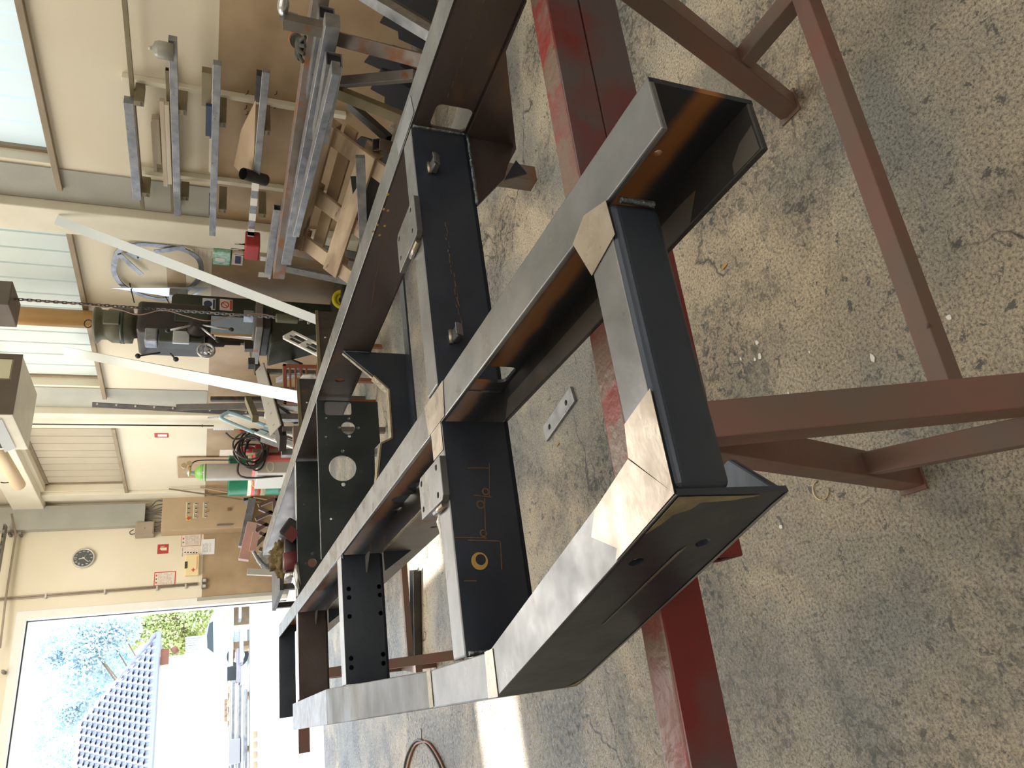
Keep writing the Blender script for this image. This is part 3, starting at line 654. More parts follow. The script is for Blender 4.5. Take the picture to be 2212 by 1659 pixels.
# near box beam and diagonal beam
fb = MB().box((.130, .4555, .856), (.411, .5065, Z1-.0008)).build('front_beam', 'mill', fr, bevel=.009, seg=5)
MB().box((.130, .4635, Z1-.004), (.411, .5065, Z1)).build('top_face', 'ground', fb, bevel=.0008)
def oblique(name, P, Q, w, mat, topmat):
    P = Vector(P); Q = Vector(Q); d_ = (Q-P).normalized(); r = Vector((d_.y, -d_.x, 0))   # r points right of travel
    o = MB().plate([(0, Z0), ((Q-P).length, Z0), ((Q-P).length, Z1), (0, Z1)], [circ(.115, Z1-.022, .0075, 14), circ(.085, Z0+.036, .0075, 14)], lambda p, q, e: P+d_*p+r*e+Vector((0, 0, min(q, Z1-.0012))), TH).build(name, mat, fr)
    for nm, za, mt in (('top_flange', Z1-.007, topmat), ('bottom_flange', Z0, 'mill')):
        MB().plate([(P.x, P.y), (Q.x, Q.y), (Q.x+w[1][0], Q.y+w[1][1]), (P.x+w[0][0], P.y+w[0][1])], [], lambda p, q, e: (p, q, za+e), .007).build(nm, mt, o, bevel=.002)
oblique('diagonal_beam', (.1265, .457, 0), (.003, .912, 0), ((.047, .053), (.055, .004)), 'mill', 'ground')
dbm = fr.children[-1]
dP, dQ = Vector((.1265, .457, 0)), Vector((.003, .912, 0)); dd_ = (dQ-dP).normalized(); dr_ = Vector((-dd_.y, dd_.x, 0))
def dface(poly, mat, nm):
    MB().plate(poly, [], lambda p, q, e: dP+dd_*p+dr_*(.0006+e)+Vector((0, 0, q)), .0004).build(nm, mat, dbm)
dface([(.002, Z1-.003), (.06, Z1-.003), (.045, Z1-.010), (.03, Z1-.013), (.022, Z1-.026), (.012, Z1-.030), (.010, Z1-.060), (.004, Z1-.085)], 'yedge', 'ground_patch')
dface([(.09, Z0+.052), (.26, Z0+.058), (.26, Z0+.0595), (.10, Z0+.056)], 'greyst', 'pale_streak')  # thin paler streak along the web
dface([(.002, Z0+.002), (.02, Z0+.004), (.46, Z0+.002), (.462, Z0), (.002, Z0)], 'edge', 'bright_edge')
dface([(.44, Z0+.003), (.466, Z0+.004), (.466, Z0+.016), (.455, Z0+.008)], 'yedge', 'ground_patch')
MB().plate([(.413, .366), (.440, .366), (.436, .385), (.425, .40), (.413, .402)], [], lambda p, q, e: (p, q, Z0+.0072+e), .0005).build('ground_patch', 'greyst', fr)
MB().plate([(.412, .475), (.438, .455), (.440, .478), (.4395, .98), (.412, 1.0)], [], lambda p, q, e: (p, q, Z0+.0072+e), .0005).build('ground_patch', 'greyst', fr)
# ground and flame-polished corner patches
def patch(poly, z=Z1+.0006, mat='bright', nm='ground_patch'):
    MB().plate(poly, [], lambda p, q, e: (p, q, z+e), .0006).build(nm, mat, fr)
patch([(.128, .458), (.175, .512), (.150, .585), (.128, .60), (.108, .558), (.098, .565)])
patch([(.128, .458), (.218, .458), (.205, .506), (.176, .511)])
patch([(.004, .90), (.06, .90), (.059, .93), (.004, .935)])
patch([(.004, 1.19), (.058, 1.19), (.058, 1.213), (.004, 1.213)], mat='yedge')
patch([(.372, .457), (.412, .459), (.425, .50), (.412, .53), (.36, .508)])
patch([(.412, .99), (.468, .98), (.468, 1.09), (.412, 1.08)], mat='bright')
patch([(.365, 1.012), (.411, 1.012), (.411, 1.066), (.365, 1.066)], mat='bright')
patch([(1.022, .98), (1.075, .99), (1.07, 1.11), (1.022, 1.10)], mat='galv')
patch([(.36, .4545), (.36, .4545+.0001), (.361, .455)], mat='bright') if 0 else None
# main crossmember line at b = 1.01: inner and outboard lengths
cm = cross('crossmember', 1.010, .474, 1.014, 'mill')
om = cross('crossmember', 1.010, .060, .411, 'mill')
# rust drawing and chalk ring on the outboard web, rust run on the inner web
def onweb(a0, z0, a1, z1, w, mat, par, nm='rust_mark', b=1.0095):
    MB().plate([(a0, z0), (a1, z1), (a1+(w if abs(z1-z0) > abs(a1-a0) else 0), z1+(0 if abs(z1-z0) > abs(a1-a0) else w)), (a0+(w if abs(z1-z0) > abs(a1-a0) else 0), z0+(0 if abs(z1-z0) > abs(a1-a0) else w))], [], lambda p, q, e: (p, b-e, q), .0003).build(nm, mat, par)
M['rustm'] = pm('rust_mark', (.17, .095, .045), (.11, .07, .045), .7, 0, 60)
M['rusto'] = pm('ochre_ring', (.48, .30, .09), None, .6)
def wb(u, v): p = on(u, v, 'b', 1.0095); return p.dot(AX['a']), p.z
for (p, q) in (((1011, 1012), (1058, 1012)), ((1058, 1000), (1058, 1075)), ((1024, 1071), (1062, 1075)), ((1048, 1076), (1050, 1165)), ((980, 1162), (1052, 1163)), ((1082, 1170), (1085, 1230)), ((1003, 1256), (1030, 1256)), ((1010, 1168), (1080, 1170))):
    A_, B_ = wb(*p), wb(*q); onweb(A_[0], A_[1], B_[0], B_[1], .0016, 'rustm', om)
for (u, v, r_) in ((1036, 1212, .013), (1049, 1062, .006), (1038, 1090, .007), (1044, 1152, .006)):
    A_ = wb(u, v); MB().plate(circ(A_[0], A_[1], r_, 20), [circ(A_[0]+(.002 if r_ > .01 else 0), A_[1]-(.002 if r_ > .01 else 0), r_*.62, 20)], lambda p, q, e: (p, 1.0095-e, q), .0003).build('chalk_ring', 'rusto' if r_ > .01 else 'rustm', om)
random.seed(5)
for k in range(26):
    v = 480+k*8.5; A_ = wb(962+(v-480)*.155+random.uniform(-3, 3), v)
    onweb(A_[0], A_[1], A_[0]-random.uniform(.003, .012), A_[1]+random.uniform(-.001, .001), random.uniform(.0005, .0022), 'rustm', cm)
r2_ = [o for o in fr.children if o.name.startswith('side_rail')][-1]
def rmark(pts, w, mat='rustm'):
    for P, Q in zip(pts[:-1], pts[1:]):
        A_, B_ = on(*P, 'a', 1.0195), on(*Q, 'a', 1.0195); a = (A_.dot(AX['b']), A_.z); b = (B_.dot(AX['b']), B_.z)
        MB().plate([(a[0], a[1]), (b[0], b[1]), (b[0], b[1]+w), (a[0], a[1]+w)], [], lambda p, q, e: (1.0198-e, p, q), .0003).build('rust_mark', mat, r2_)
for k in range(9):
    u = 1047-9.4*k; v = 0+25*k; rmark([(u, v), (u-3.5, v+9+(k*7) % 9)], .0016)
rmark([(862, 430), (845, 480)], .002); rmark([(842, 495), (812, 600), (800, 680)], .0018); rmark([(738, 785), (700, 870)], .002)
for (u, v) in ((838, 420), (829, 452), (815, 486), (831, 488), (806, 500), (820, 508), (838, 455)):
    A_ = on(u, v, 'a', 1.0195); MB().plate(circ(A_.dot(AX['b']), A_.z, .0045, 10, .003), [], lambda p, q, e: (1.0198-e, p, q), .0003).build('rust_mark', 'rusto', r2_)
# lugs welded on the web
def lug(u, v):
    A_ = wb(u, v)
    l = MB().plate([(0, 0), (.028, .0), (.034, .010), (.034, .016), (.026, .010), (0, .012)], [], lambda p, q, e: (A_[0]+e, 1.009-p, A_[1]+q-.004), .022).build('hook_lug', 'ground', fr, bevel=.002)
    MB().tube([(A_[0]-.001, 1.008, A_[1]+.009), (A_[0]+.011, 1.006, A_[1]+.010), (A_[0]+.023, 1.008, A_[1]+.009)], .004, 6).build('weld_bead', 'bright', l)
lug(938, 376); lug(986, 742)
# four-hole mounting plates
def mplate(a0, a1, b0, b1, holes):
    o = MB().plate([(a0, b0+.006), (a0+.006, b0), (a1, b0), (a1, b1-.01), (a1-.01, b1), (a0, b1)], [circ(x, y, .0048, 12) for x, y in holes], lambda p, q, e: (p, q, Z1+.0007+e), .011).build('mounting_plate', 'ground', fr, bevel=.001)
    MB().tube([(a0-.003, b0+.02, Z1+.004), (a0-.004, b0+.045, Z1+.005), (a0-.003, b0+.07, Z1+.004)], .0055, 8).build('weld_bead', 'bright', o)
mplate(.762, .844, 1.000, 1.130, [(.832, 1.028), (.787, 1.028), (.831, 1.115), (.787, 1.115)])
mplate(.284, .352, 1.003, 1.126, [(.340, 1.025), (.341, 1.112), (.297, 1.028), (.298, 1.112)])
# hanging gussets under rail and crossmember
MB().plate([(.70, Z0), (1.01, Z0), (1.115, .690), (1.02, .690), (.80, Z0-.002)], [], lambda p, q, e: (1.020-e, p, q), .006).build('gusset_plate', 'millbrown', fr)
MB().plate([(.846, Z0), (1.014, Z0), (1.014, .700), (.925, .732)], [], lambda p, q, e: (p, 1.011+e, q), .006).build('gusset_plate', 'millbrown', fr)
MB().plate([(.93, .728), (.985, .695), (.955, .675)], [], lambda p, q, e: (p, 1.02+e, q), .004).build('gusset_fin', 'mill', fr)
# shaped crossmember with the stepped, flame-cut top edge
cut = [(.474, .690), (1.018, .690), (1.018, .882), (.939, .796), (.895, .753), (.739, .754), (.722, .788), (.60, .808), (.474, .822)]
s2 = MB().plate(cut, [], lambda p, q, e: (p, 1.950+e, q), .007).build('stepped_plate', 'mill', fr)
MB().plate([(.474, .688), (1.30, .688), (1.30, .694), (.474, .694)], [], lambda p, q, e: (p, 1.90+e, q), .05).build('lower_flange', 'mill', s2)
for i_, (P, Q) in enumerate(zip(cut[2:-1], cut[3:])):
    MB().bar((P[0], 1.965, P[1]), (Q[0], 1.965, Q[1]), .012 if i_ == 0 else .034, .005, up=(0, 0, 1) if abs(P[1]-Q[1]) < abs(P[0]-Q[0]) else (1, 0, 0)).build('cut_edge', 'yedge', s2)
# perforated plate
ph = [rrect(.958, .797, 1.008, .888, .012), circ(.912, .812, .0235, 24), circ(.769, .836, .045, 32)]
ph += [circ(x, y, r, 10) for x, y, r in ((.947, .885, .004), (.946, .808, .005), (.913, .842, .005), (.912, .778, .005), (.882, .809, .0055), (.879, .888, .004), (.829, .834, .006), (.713, .836, .007), (.60, .88, .004))]
pp = MB().plate([(.474, .712), (.689, .732), (.837, .726), (.859, .705), (1.011, .705), (1.013, Z1), (.474, Z1)], ph, lambda p, q, e: (p, 2.31+e, q), .006).build('perforated_plate', 'darkplate', fr)
MB().bar((.474, 2.313, Z1+.001), (1.013, 2.313, Z1+.001), .007, .002).build('bright_edge', 'edge', pp)
# rear crossmembers inside and outside
c4 = cross('crossmember', 2.95, .474, 1.014, 'darkplate', [circ(.592, .856, .017, 24)], topmat='galv', fl=.05)
def om_holes(): return [circ(x, y, .0062, 14) for x, y in ((.321, .895), (.321, .814), (.299, .895), (.299, .813), (.251, .896), (.252, .814), (.148, .897), (.149, .814), (.126, .897), (.127, .815))]
cross('crossmember', 1.970, .087, .411, 'mill', om_holes(), topmat='edge', z0=.801, fl=.06)
MB().box((.095, 2.022, .803), (.408, 2.028, Z1-.008)).build('hole_backing', 'mill', fr)  # plate added behind the bolt holes to make them look dark
cross('crossmember', 2.970, .100, .411, 'millbrown', topmat='edge', z0=.802, fl=.055)
e_ = MB().plate([(.060, .838), (.43, .838), (.466, .80), (.466, Z1-.001), (.060, Z1-.001)], [], lambda p, q, e: (p, 3.75+e, q), .006).build('end_plate', 'mill', fr)
# deep plate hung below the inner rail, with welded seam
lp = MB().plate([(1.36, Z0), (1.66, .735), (1.78, .692), (2.45, .684), (3.35, .690), (3.72, .686), (3.74, Z0)], [circ(1.706, .728, .009, 14)], lambda p, q, e: (.4115+e, p, q), .005).build('hanging_plate', 'greyst', fr)
MB().tube([(.411, 1.3+.06*i, Z0+.004+.001*math.sin(i*2.1)) for i in range(40)], .0034, 6).build('weld_seam', 'yedge', lp)
for b_ in (1.965, 2.965):
    MB().plate([(.36, Z0-.002), (.4115, Z0-.002), (.4115, .72)], [], lambda p, q, e: (p, b_-.004+e, q), .005).build('corner_gusset', 'mill', fr)
    MB().plate([(.405, b_+.0), (.405, b_-.05), (.36, b_)], [], lambda p, q, e: (p, q, .845+e), .004).build('corner_gusset', 'galv', fr)
# weld beads at the main joints
def bead(p, q, r=.0035, n=14):
    p = Vector(p); q = Vector(q)
    MB().tube([p.lerp(q, i/n)+Vector((0, 0, .0008*math.sin(i*2.4))) for i in range(n+1)], r, 6).build('weld_bead', 'bead', fr)
bead((1.016, 1.006, Z0), (.848, 1.006, Z0)); bead((1.017, 1.008, Z1-.004), (1.017, 1.008, Z0)); bead((.409, .452, Z1-.01), (.409, .452, .865))
bead((.465, 1.005, Z0+.003), (.465, 1.005, Z1-.01)); bead((.064, 1.006, Z0), (.064, 1.006, Z1-.004))
bead((1.016, 1.946, Z1-.03), (1.016, 1.946, Z0+.005), .003); bead((.411, 1.96, Z1-.004), (.40, 1.96, Z1-.004), .003)
# support prop under the frame
q_ = on(1158, 375, 'b', 1.20); qa = q_.dot(AX['a'])
MB().bar((qa, 1.22, q_.z), (qa, 1.22, .73), .042, .042, up=(0, 1, 0), wall=.003).build('hanging_leg', 'rusty', fr, bevel=.002)

# ================================================================== trestles
def trestle(name, label, b0, rz, over=.12, mat='primer', top='redp', right=2.2, amin=-.13):
    t = thing(name, label, 'trestle', (.7, b0, 0), rz=rz)
    MB().bar((-.70 if over else amin, b0-.024+.024, .7725), (right, b0, .7725), .046, .055).build('top_bar', top, t, bevel=.003)
    MB().bar((.085, b0-.002, .710), (right-.4, b0-.002, .7025), .046, .070, wall=.004).build('head_beam', 'redd' if top == 'redp' else mat, t, bevel=.002)
    MB().box((-.70 if over else amin, b0-.026, .7455), (right, b0-.0228, .7990)).build('front_face', 'redd' if top == 'redp' else mat, t)
    for a in (.245, 1.150):
        for s in (1, -1):
            l = MB().bar((a, b0+s*.022, .69), (a, b0+(.256 if s > 0 else -.238), .004), .047, .047, up=(1, 0, 0)).build('leg', mat, t, bevel=.002)
            MB().box((a-.032, b0+(.256 if s > 0 else -.238)-.03, .0), (a+.032, b0+(.256 if s > 0 else -.238)+.03, .005)).build('foot_plate', mat, l, bevel=.001)
        MB().bar((a, b0+.165, .210), (a-(.04 if a < 1 else 0), b0-.165, .210), .038, .038, up=(0, 0, 1)).build('cross_bar', mat, t, bevel=.002)
    MB().bar((.262, b0-.02, .215), (1.133, b0-.02, .215), .034, .034).build('long_brace', mat, t, bevel=.002)
    return t
trestle('trestle', 'worn red-topped steel trestle under the near end of the frame', .709, RZ-math.radians(2.4))
trestle('trestle', 'brown steel trestle under the far end of the frame, near the gate', 4.05, RZ, over=0, top='primer', right=1.6, amin=-.104)

# ================================================================== loose things on the floor
def fl(u, v, z=0): return on(u, v, 'z', z)
P0, P1 = fl(1228, 870), fl(1190, 925); d_ = (P1-P0).normalized(); w_ = d_.cross(Vector((0, 0, 1)))
L_ = (P1-P0).length
m = MB().plate([(-.06, -.033), (L_+.045, -.033), (L_+.045, .033), (-.06, .033)], [circ(0, 0, .011, 14), circ(L_-.01, 0, .011, 14)], lambda p, q, e: P0+d_*p+w_*q+Vector((0, 0, .001+e)), .010)
solo('flat_bar', m, 'galv', 'flat steel bar with two drilled holes lying on the floor', 'steel bar', bevel=.001)
A_, B_ = fl(905, 1232), fl(908, 1440); d_ = (B_-A_).normalized(); w_ = d_.cross(Vector((0, 0, 1)))
t = thing('steel_channel', 'dark steel channel lying on the floor under the frame', 'channel', tuple(A_))
for nm, o0, o1, h0, h1, mt in (('web', -.05, .05, .0, .006, 'darkst'), ('flange', -.05, -.044, .0, .05, 'darkst'), ('flange', .044, .05, 0, .05, 'chrome')):
    m = MB().add([(P+w_*o+Vector((0, 0, h))) for P in (A_, B_) for o, h in ((o0, h0), (o1, h0), (o1, h1), (o0, h1))], [(0, 1, 2, 3), (7, 6, 5, 4), (0, 4, 5, 1), (1, 5, 6, 2), (2, 6, 7, 3), (3, 7, 4, 0)])
    m.build(nm, mt, t)
t = thing('cable_loop', 'twin brown and grey cable looping in from the left over the floor', 'cable', tuple(fl(905, 1640)))
for dz, dx, mt in ((.012, 0, 'rubber'), (.010, 8, 'brick')):
    MB().tube(curve([fl(872, 1720), fl(877+dx, 1650), fl(890+dx, 1612), fl(905+dx, 1598+dx*.6), fl(922+dx, 1606), fl(945+dx, 1640), fl(965+dx, 1690), fl(980+dx, 1740)], 8), .007, 8).build('cable', mt, t)
for o in t.children:
    for v in o.data.vertices: v.co.z += .008
random.seed(11)
for k, (u, v, s) in enumerate([(1637, 740, .008), (1643, 768, .010), (1632, 776, .006), (1602, 776, .005), (1886, 773, .009), (2052, 686, .008), (1688, 1138, .007), (1705, 849, .004), (1750, 760, .004)]):
    chip_l = ['topmost of the four white chips by the dark stain', 'largest white chip in the cluster by the dark stain', 'small white chip left of the largest one', 'lone white chip nearest the frame edge', 'slim white chip halfway to the long brace', 'bluish white chip close to the long brace', 'white chip below the trestle foot on the floor', 'tiny white crumb near the near-left trestle leg', 'tiny white crumb between the cluster and the leg'][k]
    P = fl(u, v); m = MB(); n_ = 6; pl = [(s*random.uniform(.6, 1.2)*math.cos(i*PI/3), s*random.uniform(.4, .9)*math.sin(i*PI/3)) for i in range(n_)]
    m.plate(pl, [], lambda p, q, e: (P.x+p, P.y+q, .001+e), .002)
    tag(m.build('plaster_chip', 'white'), chip_l, 'chip', 'white chips on the floor')
for (u, v, lb) in ((1567, 575, 'small orange dry leaf on the floor'), (1206, 960, 'pale dry leaf on the floor near the flat bar')):
    P = fl(u, v); m = MB().plate([(-.012, 0), (-.004, .005), (.01, .004), (.015, 0), (.009, -.005), (-.005, -.004)], [], lambda p, q, e: (P.x+q, P.y+p, .0015+e+abs(q)*.5), .0006)
    solo('dry_leaf', m, 'leafdry', lb, 'leaf')
P = fl(1775, 1058); solo('wire_ring', MB().tube([(P.x+.022*math.cos(i*PI/9), P.y+.022*math.sin(i*PI/9), .003) for i in range(14)], .0016, 6), 'brass', 'thin wire ring lying on the floor beside the trestle foot', 'wire')
P = fl(910, 1585); solo('steel_offcut', MB().plate([(0, .035), (.012, -.03), (-.012, -.03)], [], lambda p, q, e: (P.x-q, P.y+p, .001+e), .004), 'galv', 'small triangular steel offcut inside the cable loop', 'offcut')

# ================================================================== cantilever rack on the right wall
t = thing('bar_rack', 'wall rack of cream uprights and brown cantilever arms holding steel bars', 'rack', (WX, 4.4, .8))
for (ua, va, ub, vb) in ((285, 164, 700, 215), (305, 362, 700, 415)):
    y_ = wx(ua, va).y; MB().box((WX-.05, y_-.02, .35), (WX-.001, y_+.02, wx(ua, va).z+.06)).build('upright', 'trimc', t, bevel=.004)
ARM = {}
for j, yy in enumerate((3.93, 4.84)):
    rows = [(299, 224, 168), (392, 243, 190), (478, 270, 210), (574, 287, 222)] if j == 0 else [(313, 421, 370), (398, 429, 380), (480, 456, 400), (566, 466, 400)]
    for i, (u, vt, vr) in enumerate(rows):
        tip = on(u, vt, 'y', yy); z = tip.z
        ARM[(i, j)] = (tip.x, z)
        a_ = MB().box((tip.x, yy-.022, z-.032), (WX-.05, yy+.022, z+.028)).build('cantilever_arm', 'olive', t, bevel=.002)
        MB().box((tip.x-.001, yy-.016, z-.025), (tip.x+.003, yy+.016, z-.012)).build('arm_slot', 'darkst', a_)
def wbar(name, label, i, pts, w, h, mat, dx=.06, zo=.0, wall=0, group='stock bars on the wall rack', cat='bar', hol=True):
    """stock bar lying on rack level i between the sight lines at its two ends"""
    x = (ARM[(i, 0)][0]+ARM[(i, 1)][0])/2+dx; zt = (ARM[(i, 0)][1]+ARM[(i, 1)][1])/2+.03+zo
    p = on(*pts[0], 'x', x); q = on(*pts[1], 'x', x)
    z = (p.z+q.z)/2
    return solo(name, MB().bar((x, p.y, z), (x, q.y, z), w, h, wall=wall), mat, label, cat, group, bevel=.0015)
wbar('steel_beam', 'long mottled grey steel section on the top rack arms', 0, [(275, 215), (300, 425)], .07, .06, 'galv', .03, .0)
wbar('steel_tube', 'thin olive tube on the top rack arms reaching out of the picture', 0, [(268, -40), (306, 450)], .028, .03, 'olive', .11)
wbar('wooden_batten', 'upper whitewashed batten on the second rack level', 1, [(345, 215), (362, 400)], .035, .03, 'woodw', .13, .03)
wbar('wooden_batten', 'middle whitewashed batten on the second rack level', 1, [(355, 222), (372, 395)], .04, .03, 'woodw', .08, .0)
wbar('wooden_batten', 'mottled batten behind the whitewashed ones', 1, [(332, 252), (345, 350)], .05, .05, 'woodw', .19, .0)
wbar('wooden_batten', 'short pale batten topmost on the second rack level', 1, [(328, 266), (338, 372)], .03, .025, 'woodw', .2, .06)
wbar('steel_channel', 'grey channel along the front of the second rack level', 1, [(372, 82), (385, 462)], .05, .05, 'galv', .0, -.002)
wbar('steel_tube', 'brown square tube end-on at the second rack level', 1, [(366, 150), (372, 455)], .035, .035, 'olive', .17, .0, wall=.003)
wbar('steel_channel', 'dark to grey channel along the front of the third rack level', 2, [(468, 135), (460, 505)], .05, .05, 'galv', .0, 0)
wbar('timber_block', 'brown timber stub on the third rack level', 2, [(440, 150), (452, 225)], .06, .06, 'olive', .1, .0)
wbar('blue_cloth_strip', 'dull blue strip hanging on the third rack level', 2, [(450, 226), (455, 292)], .03, .05, 'blue', .06, .0, cat='cloth')
wbar('wooden_batten', 'short pale batten on the third rack level', 2, [(455, 296), (458, 370)], .03, .03, 'woodw', .07, 0)
wbar('spirit_level', 'dark curved grip lying at the far end of the third rack level', 2, [(455, 420), (458, 463)], .03, .035, 'black', .06, 0, cat='tool')
t8 = thing('measuring_staff', 'grey and white graduated staff along the lowest rack level', 'staff', (4.2, 4.0, .95))
x = ARM[(3, 0)][0]+.01; za = (ARM[(3, 0)][1]+ARM[(3, 1)][1])/2+.055
ya, yb = on(560, 150, 'x', x).y, on(540, 512, 'x', x).y
MB().bar((x, ya, za), (x, yb, za), .035, .05).build('staff_body', 'galv', t8, bevel=.002)
for i in range(5):
    f0 = on(552-3*i, 392+33*i if i < 4 else 497, 'x', x).y
    MB().box((x-.0185, f0, za-.0255), (x+.018, f0+.085, za+.0258)).build('white_marking', 'white', t8)
wbar('round_bar', 'thick dark round-nosed bar on the lowest rack level', 3, [(565, 158), (562, 215)], .06, .07, 'darkst', .07, 0)
P_ = on(535, 300, 'x', 4.35)
m = MB().plate([(-.42, -.03), (-.1, .05), (.28, .085), (.33, .03), (.36, -.03), (.1, -.05)], [], lambda p, q, e: (4.30+e+q*.4, P_.y+p, P_.z+q), .008)
solo('paper_sheet', m, 'plywood', 'curled tan paper sheet lying on the lowest rack level', 'paper')
p_ = on(525, 375, 'x', 4.2); q_ = on(545, 392, 'x', 4.2)
solo('pipe_offcut', MB().cyl(p_, p_+Vector((.08, .12, -.17)), .045, n=18, caps=False), 'darkst', 'short dark open pipe stub beside the staff on the rack', 'pipe')
t = thing('bottle', 'upside-down grey metal bottle hanging on the second rack level', 'bottle', tuple(on(352, 112, 'x', 4.28)))
c = on(375, 113, 'x', 4.28); top = on(330, 113, 'x', 4.28)
hh = (top-c).length; MB().lathe(c, (0, 0, 1), [(0, .055), (hh*.7, .055), (hh*.88, .046), (hh*.96, .02), (hh, .018)], 20).build('body', 'cylg', t)
MB().cyl(c+Vector((0, 0, hh)), c+Vector((0, 0, hh+.02)), .012, n=10).build('cap', 'silver', t)
# drawings and hooks on the wall
HL = ['first wire hook below the third rack level', 'second wire hook below the third rack level', 'third wire hook below the third rack level', 'fourth wire hook, nearest the tan paper sheet', 'upper wire hook close to the steel beams', 'lower wire hook close to the steel beams']
for k, (u, v) in enumerate(((536, 196), (535, 208), (533, 228), (536, 240), (598, 197), (597, 226))):
    p = wx(u, v); tag(MB().tube([(WX-.001, p.y, p.z), (WX-.03, p.y, p.z+.002), (WX-.045, p.y, p.z+.018)], .003, 6).build('wall_hook', 'darkst'), HL[k], 'hook', 'wire hooks under the rack')
sign('drawing_sheet', 'yellowed technical sheet on the tan wall beside the rack', 'drawing', 486, 517, .30, .33, 'paper', [('print', 'ink', lines(-.13, .12, -.14, .13, 15, .002)), ('red_print', 'inkr', lines(-.12, .1, -.10, .10, 6, .003))], plane='right')
sign('drawing_sheet', 'small brown sheet above the green box on the wall', 'drawing', 443, 546, .13, .22, 'paper', [('print', 'ink', lines(-.05, .05, -.09, .09, 6, .003))], plane='right')
sign('poster', 'pale notice on the tan wall beside the far black rod', 'poster', 484, 916, .36, .26, 'paperw', [('print', 'ink', lines(-.16, .15, -.08, .10, 9, .004))], plane='right')
sign('paper_sheet', 'faint plan sheet pinned behind the red machine on the wall', 'notice', 492, 980, .30, .22, 'paper', [], plane='right')
sign('fire_notice', 'tiny red and white fire notice high on the cream wall', 'sign', 349, 940, .13, .17, 'signred', [('white_field', 'white', [sq(0, -.01, .07, .11)])], plane='right')
t = thing('window_rod', 'black window operating rod with crank hanging by the second window', 'rod', (WX-.05, 5.6, 1.5))
p = wx(0, 476, .08); q = wx(430, 520, .08)
MB().cyl(p+Vector((0, 0, .6)), q, .008, n=8).build('rod', 'black', t)
MB().tube([q, q+Vector((0, .01, -.04)), q+Vector((0, 0, -.09)), q+Vector((0, .01, -.13))], .012, 8).build('crank', 'brick', t)
t = thing('window_rod', 'black window operating rod hanging by the tan third window', 'rod', (WX-.05, 9.3, 1.5))
p = wx(66, 916, .16); q = wx(462, 920, .16)
MB().cyl(p+Vector((0, 0, .9)), q, .009, n=8).build('rod', 'black', t)
MB().cyl(q+Vector((0, -.035, .14)), q+Vector((0, .035, .14)), .006, n=6).build('crank', 'brick', t)
# aluminium templates on the wall
t = thing('curved_template', 'big curved aluminium ring template hanging on the cream wall', 'template', tuple(wx(345, 585)))
ring = [wx(*q, .03) for q in ((246, 545), (240, 580), (252, 608), (277, 627), (310, 640), (350, 648), (385, 640), (415, 622), (436, 600), (440, 575), (432, 555), (410, 540), (378, 530), (340, 525), (305, 523), (272, 528), (254, 536))]
n_ = len(ring); cen = sum(ring, Vector())/n_; dense = curve(ring+[ring[0]], 5)[:-1]
m = MB()
def band(pts, w, closed=True, th=.012):
    c = sum(pts, Vector())/len(pts); vs = []; k = len(pts)
    for p in pts:
        i_ = p+(c-p).normalized()*w; vs += [p, i_, p-Vector((th, 0, 0)), i_-Vector((th, 0, 0))]
    fs = []
    for i in range(k if closed else k-1):
        a, b = 4*i, 4*((i+1) % k); fs += [(a, b, b+1, a+1), (a+2, a+3, b+3, b+2), (a, a+2, b+2, b), (a+1, b+1, b+3, a+3)]
    return vs, fs
m.add(*band(dense, .045)); m.build('ring', 'galv', t)
def strip(name, label, pts, w, mat='galv', d=.05, th=.006, cat='template', group=None):
    return solo(name, MB().bar(wx(*pts[0], d), wx(*pts[1], d), th, w, up=(0, 1, .3)), mat, label, cat, group)
strip('flat_bar', 'short aluminium bar hanging diagonally inside the ring template', [(258, 550), (306, 593)], .045)
strip('flat_bar', 'aluminium set bar crossing the ring template on the right', [(335, 544), (398, 534)], .05)
m = MB(); tri = [(238, 621), (450, 621), (410, 644), (365, 640)]
pts_ = [wx(*q, .06) for q in tri]; inn = [wx(*q, .06) for q in ((405, 626), (430, 626), (412, 638), (403, 636))]
m.plate([(p.y, p.z) for p in pts_], [[(p.y, p.z) for p in inn]], lambda p, q, e: (WX-.06-e, p, q), .005)
solo('triangle_template', m, 'alu', 'long pointed aluminium triangle hanging below the ring template', 'template')
t = thing('angle_square', 'small V-shaped aluminium square behind the pale batten', 'square', tuple(wx(298, 555)))
for a_, b_ in (((275, 545), (298, 558)), ((298, 558), (318, 553))): MB().bar(wx(*a_, .03), wx(*b_, .03), .006, .04, up=(0, 1, .4)).build('leg', 'galv', t)
for (u, v, du, dv, pl_) in ((258, 540, 3, 14, 'short dark peg at the top of the ring template'), (280, 612, 10, 42, 'long dark peg crossing the pointed triangle template'), (353, 632, 14, 26, 'dark peg below the triangle near the drill column')):
    p = wx(u, v); q = on(u+du, v+dv, 'y', p.y+.03)
    tag(MB().cyl(p, q, .006, n=6).build('wall_peg', 'darkst'), pl_, 'peg', 'template pegs')
t = thing('metal_box', 'small open metal box hanging under the triangle template', 'box', tuple(wx(385, 635)))
p = wx(386, 637, .1); MB().bar(p+Vector((0, 0, -.08)), p+Vector((0, 0, .08)), .08, .09, up=(0, 1, 0), wall=.008).build('box', 'galv', t)
p = wx(478, 550)
t = thing('green_box', 'green and white glassy dispenser box on the tan wall', 'box', tuple(p))
MB().box((WX-.08, p.y-.14, p.z-.08), (WX-.001, p.y+.06, p.z+.07)).build('housing', 'greenb', t, bevel=.006)
MB().box((WX-.083, p.y-.05, p.z-.03), (WX-.079, p.y+.0, p.z+.05)).build('white_label', 'white', t)
MB().box((WX-.07, p.y-.12, p.z-.19), (WX-.001, p.y+.05, p.z-.09)).build('lower_drawer', 'paper', t, bevel=.004)
MB().box((WX-.073, p.y-.09, p.z-.17), (WX-.069, p.y+.02, p.z-.12)).build('blue_label', 'inkb', t)
